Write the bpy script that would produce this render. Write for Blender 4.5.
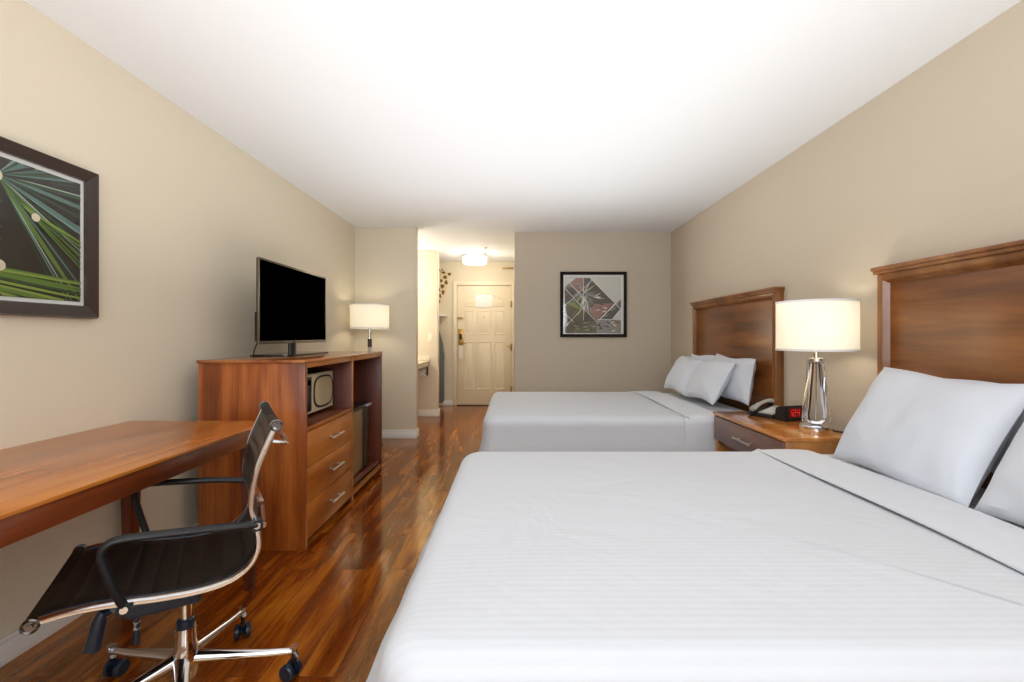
import bpy, bmesh, math, random
from mathutils import Vector, Matrix, noise
random.seed(7)
for o in list(bpy.data.objects): bpy.data.objects.remove(o)
S = bpy.context.scene
COL = S.collection
PI = math.pi
# room axes: X to the right wall, Y down the room, Z up, metres; camera stands at the origin
CAMH = 1.18; CEIL = 2.44
XL, XR = -1.84, 1.905

# ------------------------------------------------------------------ camera
cd = bpy.data.cameras.new('camera'); cam = bpy.data.objects.new('camera', cd); COL.objects.link(cam)
cam.location = (0, 0, CAMH); cam.rotation_euler = (PI/2, 0, 0)
cd.sensor_width = 36; cd.lens = 455/1024*36; cd.shift_x = -2/1024; cd.shift_y = -5/1024
cd.clip_start = .05
S.camera = cam
S.view_settings.view_transform = 'Standard'; S.view_settings.look = 'None'
S.view_settings.gamma = 1; S.view_settings.use_curve_mapping = False
S.view_settings.exposure = 0.32
# ------------------------------------------------------------------ world + daylight + added ceiling fill
w = bpy.data.worlds.new('world'); S.world = w; w.use_nodes = True
w.node_tree.nodes['Background'].inputs[0].default_value = (.75, .85, 1, 1)
w.node_tree.nodes['Background'].inputs[1].default_value = 1.5
def light(name, kind, loc, power, color=(1, 1, 1), size=.1, sy=None, rot=(0, 0, 0)):
    l = bpy.data.lights.new(name, kind); l.energy = power; l.color = color
    if kind == 'AREA':
        l.size = size
        if sy: l.shape = 'RECTANGLE'; l.size_y = sy
    else: l.shadow_soft_size = size
    o = bpy.data.objects.new(name, l); COL.objects.link(o); o.location = loc; o.rotation_euler = rot
    return o
light('window_daylight', 'AREA', (0, -1.27, 1.3), 18, (.96, .98, 1), 2.8, 1.5, (math.radians(83), 0, 0))
light('ceiling_fill_rear', 'AREA', (0, -1.10, 1.75), 26, (.97, .98, 1), 2.8, .9, (math.radians(138), 0, 0))  # added uplight just inside the window wall, tilted up to brighten the ceiling

up = light('ceiling_fill_uplight', 'AREA', (.02, 1.95, 1.25), 35, (.98, .98, 1), 2.8, 5.0, (PI, 0, 0)); up.data.spread = math.radians(150)  # added up-facing fill in mid-room, no fixture, lifts and evens the ceiling
# ------------------------------------------------------------------ materials
def lin(c):
    return tuple((x/12.92 if x <= .04045 else ((x+.055)/1.055)**2.4) for x in [v/255 for v in c[:3]]) + (1,)
MAT = {}
def newmat(name):
    m = bpy.data.materials.new(name); m.use_nodes = True; MAT[name] = m
    nt = m.node_tree; return m, nt, nt.nodes['Principled BSDF']
def plain(name, c, rough=.5, metal=0, bump=0, bscale=200, coat=0, emit=None, es=0, spec=.5, var=0):
    m, nt, b = newmat(name)
    b.inputs['Base Color'].default_value = lin(c); b.inputs['Roughness'].default_value = rough
    b.inputs['Metallic'].default_value = metal; b.inputs['Coat Weight'].default_value = coat
    b.inputs['Specular IOR Level'].default_value = spec
    if emit: b.inputs['Emission Color'].default_value = lin(emit); b.inputs['Emission Strength'].default_value = es
    tc = nt.nodes.new('ShaderNodeTexCoord')
    if bump:
        n = nt.nodes.new('ShaderNodeTexNoise'); n.inputs['Scale'].default_value = bscale; n.inputs['Detail'].default_value = 3
        nt.links.new(tc.outputs['Object'], n.inputs['Vector'])
        bp = nt.nodes.new('ShaderNodeBump'); bp.inputs['Strength'].default_value = bump; bp.inputs['Distance'].default_value = .002
        nt.links.new(n.outputs['Fac'], bp.inputs['Height']); nt.links.new(bp.outputs['Normal'], b.inputs['Normal'])
    if var:
        n = nt.nodes.new('ShaderNodeTexNoise'); n.inputs['Scale'].default_value = 3
        nt.links.new(tc.outputs['Object'], n.inputs['Vector'])
        r = nt.nodes.new('ShaderNodeMapRange'); r.inputs['To Min'].default_value = rough-var; r.inputs['To Max'].default_value = rough+var
        nt.links.new(n.outputs['Fac'], r.inputs['Value']); nt.links.new(r.outputs[0], b.inputs['Roughness'])
    return m
def wood(name, cols, axis, rough=.3, coat=.2, streak=1.0, seed=0.0, spec=.5):
    """cols dark->light sRGB, axis = grain direction"""
    m, nt, b = newmat(name); N = nt.nodes.new; L = nt.links.new
    tc = N('ShaderNodeTexCoord'); mp = N('ShaderNodeMapping')
    sc = [9, 9, 9]; sc[axis] = .9
    mp.inputs['Scale'].default_value = sc; mp.inputs['Location'].default_value = (seed, seed*1.7, seed*.3)
    L(tc.outputs['Object'], mp.inputs['Vector'])
    n1 = N('ShaderNodeTexNoise'); n1.inputs['Scale'].default_value = 1.0; n1.inputs['Detail'].default_value = 6
    n1.inputs['Roughness'].default_value = .6; n1.inputs['Distortion'].default_value = .25
    L(mp.outputs[0], n1.inputs['Vector'])
    mp2 = N('ShaderNodeMapping'); s2 = [110, 110, 110]; s2[axis] = 3; mp2.inputs['Scale'].default_value = s2
    L(tc.outputs['Object'], mp2.inputs['Vector'])
    n2 = N('ShaderNodeTexNoise'); n2.inputs['Scale'].default_value = 1; n2.inputs['Detail'].default_value = 3
    L(mp2.outputs[0], n2.inputs['Vector'])
    mp3 = N('ShaderNodeMapping'); s3 = [4, 4, 4]; s3[axis] = 1.6; mp3.inputs['Scale'].default_value = s3
    mp3.inputs['Location'].default_value = (seed*3, 1, 2)
    L(tc.outputs['Object'], mp3.inputs['Vector'])
    n3 = N('ShaderNodeTexNoise'); n3.inputs['Scale'].default_value = 1; n3.inputs['Detail'].default_value = 2
    L(mp3.outputs[0], n3.inputs['Vector'])
    a = N('ShaderNodeMath'); a.operation = 'MULTIPLY_ADD'; a.inputs[1].default_value = .22*streak
    L(n2.outputs['Fac'], a.inputs[0]); L(n1.outputs['Fac'], a.inputs[2])
    a2 = N('ShaderNodeMath'); a2.operation = 'MULTIPLY_ADD'; a2.inputs[1].default_value = .45
    L(n3.outputs['Fac'], a2.inputs[0]); L(a.outputs[0], a2.inputs[2])
    cr = N('ShaderNodeValToRGB'); e = cr.color_ramp.elements
    e[0].position = .56; e[0].color = lin(cols[0]); e[1].position = 1.08 if False else 1.0; e[1].color = lin(cols[-1])
    if len(cols) == 3: k = e.new(.8); k.color = lin(cols[1])
    L(a2.outputs[0], cr.inputs[0]); L(cr.outputs[0], b.inputs['Base Color'])
    b.inputs['Roughness'].default_value = rough; b.inputs['Coat Weight'].default_value = coat
    b.inputs['Coat Roughness'].default_value = .12; b.inputs['Specular IOR Level'].default_value = spec
    bp = N('ShaderNodeBump'); bp.inputs['Strength'].default_value = .06; bp.inputs['Distance'].default_value = .001
    L(n2.outputs['Fac'], bp.inputs['Height']); L(bp.outputs['Normal'], b.inputs['Normal'])
    return m
plain('wall_cream', (226, 215, 192), .6, bump=.5, bscale=90)
plain('wall_taupe', (202, 189, 169), .6, bump=.5, bscale=90)
plain('ceiling_white', (238, 241, 242), .75, bump=.5, bscale=60)
plain('trim_white', (238, 236, 230), .35)
plain('door_cream', (236, 224, 198), .38)
plain('chrome', (225, 225, 228), .09, 1, var=.03)
plain('satin_metal', (222, 216, 204), .4, .75)
plain('polished_aluminium', (238, 240, 244), .2, 1)
plain('dark_steel', (130, 128, 126), .22, 1)
plain('brushed_nickel', (205, 200, 190), .25, 1)
plain('brass', (190, 155, 90), .3, 1)
plain('black_plastic', (14, 14, 16), .35)
plain('black_glossy', (34, 32, 28), .12, coat=.3)
plain('black_soft', (18, 19, 22), .5)
plain('blue_black', (22, 36, 52), .35)
plain('screen_black', (0, 0, 0), .4, spec=.0)
plain('tv_bezel', (120, 112, 98), .3, .9)
plain('dark_frame', (52, 38, 30), .4, coat=.2)
plain('black_frame', (22, 14, 11), .6, spec=.2)
plain('mat_white', (228, 228, 224), .7)
plain('silver_plastic', (186, 184, 178), .35, .2)
plain('fridge_front', (146, 124, 84), .3, .5)
plain('microwave_face', (216, 202, 168), .3, .1)
plain('microwave_glass', (196, 180, 142), .15, .1, coat=.5)
plain('counter_stone', (205, 190, 165), .25)
plain('paper_white', (236, 234, 228), .7)
plain('grey_cloth', (112, 118, 122), .8)
plain('giraffe_brown', (112, 82, 48), .6)
plain('giraffe_cream', (226, 208, 168), .6)
plain('plate_ivory', (236, 226, 200), .4)
plain('notice_white', (250, 250, 246), .5)
plain('soot', (8, 8, 8), .8)
plain('red_digit', (90, 6, 6), .4, emit=(255, 40, 40), es=.9)
plain('display_red', (70, 10, 12), .25, emit=(180, 20, 20), es=.12)
plain('bulb', (255, 240, 220), .4, emit=(255, 236, 205), es=8)
plain('drum_glass', (250, 248, 240), .4, emit=(255, 246, 228), es=2.2)
plain('art_dark', (40, 34, 26), .5); plain('art_mat_dark', (30, 26, 22), .5)
for k, c in dict(art_teal=(84, 116, 106), art_teal2=(120, 148, 140), art_green=(92, 122, 44), art_green2=(128, 150, 60),
                 art_deep=(50, 70, 40), art_pale=(168, 186, 170), art_ball=(214, 204, 178), art_pink=(146, 98, 82), art_grey=(134, 134, 128),
                 art_cream=(222, 216, 204), art_olive=(80, 70, 36), art_umber=(50, 36, 27), art_forest=(38, 52, 44), art_white=(232, 230, 224),
                 art_sky=(206, 206, 196), art_rust=(150, 84, 66)).items():
    plain(k, c, .5)
CH = [(82, 34, 14), (148, 74, 30), (184, 108, 52)]
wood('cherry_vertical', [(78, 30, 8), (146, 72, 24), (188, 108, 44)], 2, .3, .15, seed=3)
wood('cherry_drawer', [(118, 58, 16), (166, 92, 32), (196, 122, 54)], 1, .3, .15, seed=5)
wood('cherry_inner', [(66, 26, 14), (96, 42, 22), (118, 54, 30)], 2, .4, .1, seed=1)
wood('cherry_top', [(112, 56, 22), (150, 84, 36), (180, 112, 56)], 1, .22, .4, seed=2)
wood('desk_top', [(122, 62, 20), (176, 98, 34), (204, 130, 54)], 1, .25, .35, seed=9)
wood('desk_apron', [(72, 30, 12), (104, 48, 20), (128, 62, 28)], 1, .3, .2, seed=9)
wood('headboard_panel', [(84, 48, 20), (128, 76, 34), (158, 100, 50)], 1, .3, .2, streak=.7, seed=4)
wood('headboard_frame', [(100, 58, 26), (138, 86, 42), (164, 110, 60)], 2, .3, .2, streak=.7, seed=6)
wood('nightstand_side', [(150, 92, 46), (184, 124, 66), (204, 146, 86)], 1, .3, .2, seed=2)
wood('nightstand_front', [(96, 64, 52), (122, 88, 74), (140, 104, 88)], 1, .35, .2, streak=.6, seed=7)
wood('nightstand_top', [(146, 80, 28), (196, 126, 56), (216, 150, 78)], 1, .16, .5, seed=8)

def floor_mat():
    m, nt, b = newmat('floor_planks'); N = nt.nodes.new; L = nt.links.new
    tc = N('ShaderNodeTexCoord')
    # brick texture: length runs along its X, so turn the room's Y into brick X
    mp = N('ShaderNodeMapping'); mp.inputs['Rotation'].default_value = (0, 0, PI/2)
    L(tc.outputs['Object'], mp.inputs['Vector'])
    br = N('ShaderNodeTexBrick'); br.inputs['Scale'].default_value = 1; br.inputs['Brick Width'].default_value = 1.15
    br.inputs['Row Height'].default_value = .125; br.inputs['Mortar Size'].default_value = .0016; br.inputs['Mortar Smooth'].default_value = .4
    br.inputs['Color1'].default_value = (0, 0, 0, 1); br.inputs['Color2'].default_value = (1, 1, 1, 1); br.inputs['Mortar'].default_value = (.5, .5, .5, 1)
    br.offset = .37; br.offset_frequency = 2
    L(mp.outputs[0], br.inputs['Vector'])
    # grain: offset per plank
    addv = N('ShaderNodeVectorMath'); addv.operation = 'MULTIPLY_ADD'; addv.inputs[1].default_value = (7, 13, 3)
    L(br.outputs['Color'], addv.inputs[0]); L(tc.outputs['Object'], addv.inputs[2])
    g = N('ShaderNodeMapping'); g.inputs['Scale'].default_value = (11, 1.6, 5); L(addv.outputs[0], g.inputs['Vector'])
    n1 = N('ShaderNodeTexNoise'); n1.inputs['Scale'].default_value = 1; n1.inputs['Detail'].default_value = 6; n1.inputs['Distortion'].default_value = .5
    n1.inputs['Roughness'].default_value = .62
    L(g.outputs[0], n1.inputs['Vector'])
    g2 = N('ShaderNodeMapping'); g2.inputs['Scale'].default_value = (60, 4, 5); L(addv.outputs[0], g2.inputs['Vector'])
    n2 = N('ShaderNodeTexNoise'); n2.inputs['Scale'].default_value = 1; n2.inputs['Detail'].default_value = 4; L(g2.outputs[0], n2.inputs['Vector'])
    sm = N('ShaderNodeMath'); sm.operation = 'MULTIPLY_ADD'; sm.inputs[1].default_value = .25; L(n2.outputs['Fac'], sm.inputs[0]); L(n1.outputs['Fac'], sm.inputs[2])
    sp = N('ShaderNodeSeparateColor'); L(br.outputs['Color'], sp.inputs[0])
    s2 = N('ShaderNodeMath'); s2.operation = 'MULTIPLY_ADD'; s2.inputs[1].default_value = .10; L(sp.outputs[0], s2.inputs[0]); L(sm.outputs[0], s2.inputs[2])
    cr = N('ShaderNodeValToRGB'); e = cr.color_ramp.elements
    e[0].position = .42; e[0].color = lin((66, 24, 4)); e[1].position = 1.0; e[1].color = lin((200, 128, 38))
    k = e.new(.66); k.color = lin((126, 56, 9)); k = e.new(.8); k.color = lin((170, 94, 22))
    L(s2.outputs[0], cr.inputs[0])
    mx = N('ShaderNodeMix'); mx.data_type = 'RGBA'; mx.inputs[7].default_value = lin((60, 24, 8))
    L(br.outputs['Fac'], mx.inputs[0]); L(cr.outputs[0], mx.inputs[6]); L(mx.outputs[2], b.inputs['Base Color'])
    b.inputs['Roughness'].default_value = .13; b.inputs['IOR'].default_value = 2.3; b.inputs['Specular Tint'].default_value = (1, .78, .38, 1)
    # hand scraped relief: long hollows along the plank + rounded plank edges
    h = N('ShaderNodeMapping'); h.inputs['Scale'].default_value = (30, .7, 1); L(addv.outputs[0], h.inputs['Vector'])
    n3 = N('ShaderNodeTexNoise'); n3.inputs['Scale'].default_value = 1; n3.inputs['Detail'].default_value = 1; L(h.outputs[0], n3.inputs['Vector'])
    sx = N('ShaderNodeSeparateXYZ'); L(tc.outputs['Object'], sx.inputs[0])
    fr = N('ShaderNodeMath'); fr.operation = 'MULTIPLY'; fr.inputs[1].default_value = 2*PI/.0625/2; L(sx.outputs[0], fr.inputs[0])
    sn = N('ShaderNodeMath'); sn.operation = 'SINE'; L(fr.outputs[0], sn.inputs[0])
    ab = N('ShaderNodeMath'); ab.operation = 'ABSOLUTE'; L(sn.outputs[0], ab.inputs[0])
    ht = N('ShaderNodeMath'); ht.operation = 'MULTIPLY_ADD'; ht.inputs[1].default_value = .14; L(ab.outputs[0], ht.inputs[0]); L(n3.outputs['Fac'], ht.inputs[2])
    h2 = N('ShaderNodeMath'); h2.operation = 'MULTIPLY_ADD'; h2.inputs[1].default_value = -.4; L(br.outputs['Fac'], h2.inputs[0]); L(ht.outputs[0], h2.inputs[2])
    bp = N('ShaderNodeBump'); bp.inputs['Strength'].default_value = .32; bp.inputs['Distance'].default_value = .0014
    L(h2.outputs[0], bp.inputs['Height']); L(bp.outputs['Normal'], b.inputs['Normal'])
floor_mat()

def linen(name, c, stripes=0, wr=.5):
    m, nt, b = newmat(name); N = nt.nodes.new; L = nt.links.new
    b.inputs['Base Color'].default_value = lin(c); b.inputs['Roughness'].default_value = .8; b.inputs['Sheen Weight'].default_value = .15
    tc = N('ShaderNodeTexCoord')
    n = N('ShaderNodeTexNoise'); n.inputs['Scale'].default_value = 3.5; n.inputs['Detail'].default_value = 3; n.inputs['Distortion'].default_value = .5
    L(tc.outputs['Object'], n.inputs['Vector'])
    bp = N('ShaderNodeBump'); bp.inputs['Strength'].default_value = wr; bp.inputs['Distance'].default_value = .03
    L(n.outputs['Fac'], bp.inputs['Height']); last = bp
    if stripes:
        sx = N('ShaderNodeSeparateXYZ'); L(tc.outputs['Object'], sx.inputs[0])
        a = N('ShaderNodeMath'); a.operation = 'MULTIPLY'; a.inputs[1].default_value = 2*PI/.021; L(sx.outputs[1], a.inputs[0])
        s = N('ShaderNodeMath'); s.operation = 'SINE'; L(a.outputs[0], s.inputs[0])
        mr = N('ShaderNodeMapRange'); mr.inputs['From Min'].default_value = -.25; mr.inputs['From Max'].default_value = .25; L(s.outputs[0], mr.inputs['Value'])
        b2 = N('ShaderNodeBump'); b2.inputs['Strength'].default_value = .16; b2.inputs['Distance'].default_value = .0008
        L(mr.outputs[0], b2.inputs['Height']); L(bp.outputs['Normal'], b2.inputs['Normal']); last = b2
        mx = N('ShaderNodeMix'); mx.data_type = 'RGBA'; mx.inputs[6].default_value = lin(c); mx.inputs[7].default_value = lin([v-3 for v in c])
        L(mr.outputs[0], mx.inputs[0]); L(mx.outputs[2], b.inputs['Base Color'])
    L(last.outputs['Normal'], b.inputs['Normal'])
linen('duvet_cotton', (207, 210, 216), 1, .35)
linen('sheet_cotton', (209, 212, 218), 0, .35)
linen('pillow_cotton', (208, 212, 220), 0, .5)
plain('box_spring_cloth', (120, 116, 112), .9)

def leather():
    m, nt, b = newmat('ribbed_leather'); N = nt.nodes.new; L = nt.links.new
    b.inputs['Base Color'].default_value = lin((20, 17, 15)); b.inputs['Roughness'].default_value = .36
    tc = N('ShaderNodeTexCoord'); n = N('ShaderNodeTexNoise'); n.inputs['Scale'].default_value = 350
    L(tc.outputs['Object'], n.inputs['Vector'])
    bp = N('ShaderNodeBump'); bp.inputs['Strength'].default_value = .15; bp.inputs['Distance'].default_value = .001
    L(n.outputs['Fac'], bp.inputs['Height']); L(bp.outputs['Normal'], b.inputs['Normal'])
leather()
def clear(name, tint=(1, 1, 1), ior=1.45, base=.0):
    """thin pane: clear with a fresnel sheen"""
    m = bpy.data.materials.new(name); m.use_nodes = True; nt = m.node_tree; nt.nodes.clear(); N = nt.nodes.new; L = nt.links.new
    o = N('ShaderNodeOutputMaterial'); t = N('ShaderNodeBsdfTransparent'); t.inputs[0].default_value = (*tint, 1)
    g = N('ShaderNodeBsdfGlossy'); g.inputs['Roughness'].default_value = .02
    f = N('ShaderNodeFresnel'); f.inputs[0].default_value = ior
    a = N('ShaderNodeMath'); a.operation = 'ADD'; a.inputs[1].default_value = base; L(f.outputs[0], a.inputs[0])
    ge = N('ShaderNodeNewGeometry'); iv = N('ShaderNodeMath'); iv.operation = 'SUBTRACT'; iv.inputs[0].default_value = 1; L(ge.outputs['Backfacing'], iv.inputs[1])
    a_ = a; a = N('ShaderNodeMath'); a.operation = 'MULTIPLY'; L(a_.outputs[0], a.inputs[0]); L(iv.outputs[0], a.inputs[1])
    mx = N('ShaderNodeMixShader'); L(a.outputs[0], mx.inputs[0]); L(t.outputs[0], mx.inputs[1]); L(g.outputs[0], mx.inputs[2]); L(mx.outputs[0], o.inputs[0])
    MAT[name] = m
clear('picture_glass', base=.0); clear('bright_picture_glass', base=.04); clear('window_glass')
def crystal():
    m, nt, b = newmat('crystal')
    b.inputs['Base Color'].default_value = (.96, .96, .96, 1); b.inputs['Roughness'].default_value = .02
    b.inputs['Transmission Weight'].default_value = 1; b.inputs['IOR'].default_value = 1.5
crystal()
def shade_mat(name, es):
    m = bpy.data.materials.new(name); m.use_nodes = True; nt = m.node_tree; nt.nodes.clear(); N = nt.nodes.new; L = nt.links.new
    o = N('ShaderNodeOutputMaterial'); d = N('ShaderNodeBsdfDiffuse'); d.inputs[0].default_value = lin((244, 240, 228))
    t = N('ShaderNodeBsdfTranslucent'); t.inputs[0].default_value = lin((246, 238, 218))
    mx = N('ShaderNodeMixShader'); mx.inputs[0].default_value = .35; L(d.outputs[0], mx.inputs[1]); L(t.outputs[0], mx.inputs[2])
    e = N('ShaderNodeEmission'); e.inputs[0].default_value = lin((255, 250, 240)); e.inputs[1].default_value = es
    ad = N('ShaderNodeAddShader'); L(mx.outputs[0], ad.inputs[0]); L(e.outputs[0], ad.inputs[1]); L(ad.outputs[0], o.inputs[0])
    MAT[name] = m
shade_mat('lamp_shade_cloth', .15)

# ------------------------------------------------------------------ mesh helpers
def rbox(bm, lo, hi, bev=.003, seg=2, M=None, mi=0):
    lo, hi = Vector(lo), Vector(hi)
    r = bmesh.ops.create_cube(bm, size=1); vs = r['verts']
    c = (lo+hi)/2; s = hi-lo
    for v in vs: v.co = Vector((v.co.x*s.x, v.co.y*s.y, v.co.z*s.z))+c
    fs = set(f for v in vs for f in v.link_faces)
    if bev:
        bev = min(bev, min(s)*.45)
        es = list({e for v in vs for e in v.link_edges})
        rr = bmesh.ops.bevel(bm, geom=es, offset=bev, segments=seg, profile=.5, affect='EDGES')
        vs = list({v for f in rr['faces'] for v in f.verts} | {v for v in vs if v.is_valid})
        fs = {f for v in vs for f in v.link_faces}
    if M is not None: bmesh.ops.transform(bm, matrix=M, verts=vs)
    for f in fs: f.material_index = mi
    return vs
def frame_from(d):
    d = d.normalized(); up = Vector((0, 0, 1)) if abs(d.z) < .95 else Vector((1, 0, 0))
    a = d.cross(up).normalized(); b = a.cross(d).normalized(); return a, b
def tube(bm, pts, r, n=14, cap=True, mi=0, flat=1.0, up=None, sq=False):
    """swept tube; r number or list; flat squashes the second axis"""
    pts = [Vector(p) for p in pts]; rs = r if isinstance(r, (list, tuple)) else [r]*len(pts)
    rings = []; prev = None
    for i, p in enumerate(pts):
        d = pts[min(i+1, len(pts)-1)]-pts[max(i-1, 0)]
        if up is not None:
            d.normalize(); a = Vector(up); a = (a-d*a.dot(d)).normalized(); b = d.cross(a)
        elif prev is None: a, b = frame_from(d)
        else:
            d.normalize(); a = (prev-d*prev.dot(d)).normalized(); b = d.cross(a)
        prev = a
        ring = []
        for k in range(n):
            t = 2*PI*k/n
            ca, sa = math.cos(t), math.sin(t)
            if sq:
                q = 4; m_ = (abs(ca)**q+abs(sa)**q)**(-1/q); ca *= m_; sa *= m_
            ring.append(bm.verts.new(p+a*ca*rs[i]+b*sa*rs[i]*flat))
        rings.append(ring)
    for i in range(len(rings)-1):
        for k in range(n):
            f = bm.faces.new((rings[i][k], rings[i][(k+1) % n], rings[i+1][(k+1) % n], rings[i+1][k])); f.material_index = mi
    if cap:
        f = bm.faces.new(list(reversed(rings[0]))); f.material_index = mi
        f = bm.faces.new(rings[-1]); f.material_index = mi
def cyl(bm, p0, p1, r0, r1=None, n=24, mi=0):
    tube(bm, [p0, p1], [r0, r0 if r1 is None else r1], n, mi=mi)
def lathe(bm, prof, c, n=40, closed=False, mi=0):
    """prof list of (r,z) about a vertical axis at c"""
    rings = []
    for r, z in prof:
        rings.append([bm.verts.new((c[0]+max(r, 1e-4)*math.cos(2*PI*k/n), c[1]+max(r, 1e-4)*math.sin(2*PI*k/n), c[2]+z)) for k in range(n)])
    m = len(rings)
    for i in range(m if closed else m-1):
        A, B = rings[i], rings[(i+1) % m]
        for k in range(n):
            f = bm.faces.new((A[k], A[(k+1) % n], B[(k+1) % n], B[k])); f.material_index = mi
    if not closed:
        bm.faces.new(list(reversed(rings[0]))).material_index = mi; bm.faces.new(rings[-1]).material_index = mi
def prism(bm, poly, fn, d0, d1, mi=0):
    """poly 2D, fn(u,v,d)->world; extrude d0..d1"""
    A = [bm.verts.new(fn(u, v, d0)) for u, v in poly]; B = [bm.verts.new(fn(u, v, d1)) for u, v in poly]
    n = len(poly); fs = [bm.faces.new(A), bm.faces.new(list(reversed(B)))]
    for i in range(n): fs.append(bm.faces.new((A[i], B[i], B[(i+1) % n], A[(i+1) % n])))
    for f in fs: f.material_index = mi
def arc(cx, cy, r, a0, a1, n):
    return [(cx+r*math.cos(a0+(a1-a0)*i/n), cy+r*math.sin(a0+(a1-a0)*i/n)) for i in range(n+1)]
def smooth_path(pts, k=6):
    pts = [Vector(p) for p in pts]; out = []
    for i in range(len(pts)-1):
        p0 = pts[max(i-1, 0)]; p1 = pts[i]; p2 = pts[i+1]; p3 = pts[min(i+2, len(pts)-1)]
        for j in range(k):
            t = j/k
            out.append(.5*((2*p1)+(p2-p0)*t+(2*p0-5*p1+4*p2-p3)*t*t+(3*p1-p0-3*p2+p3)*t**3))
    out.append(pts[-1]); return out
def rootloc(p):
    return Vector((0, 0, 0)) if p is None else Vector(p['_o'])
ORIG = {}
def obj(name, bm, mats, parent=None, local=False, flat=False, doubles=False):
    """one mesh object; vertices given in world metres unless local"""
    if doubles: bmesh.ops.remove_doubles(bm, verts=bm.verts, dist=1e-5)
    bmesh.ops.recalc_face_normals(bm, faces=bm.faces)
    if not flat:
        for f in bm.faces: f.smooth = True
        for e in bm.edges:
            if len(e.link_faces) == 2:
                if e.calc_face_angle(0) > .62: e.smooth = False
    me = bpy.data.meshes.new(name)
    if parent is not None and not local:
        bmesh.ops.translate(bm, verts=bm.verts, vec=-ORIG[parent.name])
    bm.to_mesh(me); bm.free()
    if isinstance(mats, str): mats = [mats]
    for m in mats: me.materials.append(MAT[m])
    o = bpy.data.objects.new(name, me); COL.objects.link(o)
    if parent is not None: o.parent = parent
    ORIG[o.name] = ORIG[parent.name] if parent is not None else Vector((0, 0, 0))
    return o
def solo(name, bm, mats, label, cat, base, group=None, **k):
    """a thing that is one mesh, origin at its base"""
    bmesh.ops.translate(bm, verts=bm.verts, vec=-Vector(base))
    o = obj(name, bm, mats, **k); o.location = base; ORIG[o.name] = Vector(base)
    o['label'] = label; o['category'] = cat
    if group: o['group'] = group
    return o
def thing(name, label, cat, loc, group=None):
    o = bpy.data.objects.new(name, None); COL.objects.link(o); o.location = loc; o.empty_display_size = .1
    o['label'] = label; o['category'] = cat
    if group: o['group'] = group
    ORIG[o.name] = Vector(loc); return o
def struct(name, bm, mats, **k):
    o = obj(name, bm, mats, **k); o['kind'] = 'structure'; return o
B = bmesh.new
def copy_tree(o, parent=None):
    c = o.copy(); COL.objects.link(c)
    if parent is not None: c.parent = parent
    ORIG[c.name] = ORIG[o.name]
    for ch in [x for x in bpy.data.objects if x.parent == o]: copy_tree(ch, c)
    return c

# ------------------------------------------------------------------ room shell
YF, YB, YC, YV, YD = -1.3, 5.52, 5.26, 6.70, 7.72     # window wall, back wall, left stub wall, vanity wall, entry wall
b = B(); rbox(b, (-2.5, YF-.15, -.1), (2.05, 7.9, 0), 0); struct('floor', b, 'floor_planks')
b = B(); rbox(b, (-2.5, YF-.15, CEIL), (2.05, 7.9, CEIL+.1), 0); struct('ceiling', b, 'ceiling_white')
b = B(); rbox(b, (XL-.12, YF, 0), (XL, YC, CEIL), 0); struct('wall_left', b, 'wall_cream')
b = B(); rbox(b, (XR, YF, 0), (XR+.12, YB, CEIL), 0); struct('wall_right', b, 'wall_taupe')
b = B(); rbox(b, (.008, YB, 0), (XR+.12, YB+.12, CEIL), 0); struct('wall_back', b, 'wall_taupe')
b = B(); rbox(b, (.008, YB+.12, 0), (.13, YD, CEIL), 0); struct('wall_hall_right', b, 'wall_taupe')
b = B(); rbox(b, (-2.42, YC, 0), (-1.135, YC+.12, CEIL), .004); struct('wall_stub', b, 'wall_cream')
b = B(); rbox(b, (-2.42, YC+.12, 0), (-2.3, YV, CEIL), 0); struct('wall_vanity', b, 'wall_cream')
b = B(); rbox(b, (-2.42, YV, 0), (-1.12, YV+.12, CEIL), .012, 3); struct('wall_alcove', b, 'wall_cream')
b = B(); rbox(b, (-1.96, YV+.12, 0), (-1.84, YD, CEIL), 0); struct('wall_closet', b, 'wall_cream')
# entry wall with its door opening
DX0, DX1, DZ = -.965, -.05, 2.035
b = B(); rbox(b, (-1.96, YD, 0), (DX0-.005, YD+.14, CEIL), 0); rbox(b, (DX1+.005, YD, 0), (.13, YD+.14, CEIL), 0); rbox(b, (DX0-.005, YD, DZ+.005), (DX1+.005, YD+.14, CEIL), 0)
struct('wall_entry', b, 'wall_cream')
# window wall behind the camera
WX, WZ0, WZ1 = 1.45, .55, 2.25
b = B()
rbox(b, (XL-.12, YF-.14, 0), (-WX, YF, CEIL), 0); rbox(b, (WX, YF-.14, 0), (XR+.12, YF, CEIL), 0)
rbox(b, (-WX, YF-.14, 0), (WX, YF, WZ0), 0); rbox(b, (-WX, YF-.14, WZ1), (WX, YF, CEIL), 0)
struct('wall_front', b, 'wall_cream')
b = B()
for x0, x1 in ((-WX, -WX+.05), (-.025, .025), (WX-.05, WX)): rbox(b, (x0, YF-.09, WZ0), (x1, YF-.04, WZ1), .003)
for z0, z1 in ((WZ0, WZ0+.05), (WZ1-.05, WZ1)): rbox(b, (-WX, YF-.09, z0), (WX, YF-.04, z1), .003)
wf = struct('window_1', b, 'trim_white')
b = B()
for x0, x1 in ((-WX+.05, -.025), (.025, WX-.05)): rbox(b, (x0, YF-.068, WZ0+.05), (x1, YF-.062, WZ1-.05), 0)
obj('pane', b, 'window_glass', wf)
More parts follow.
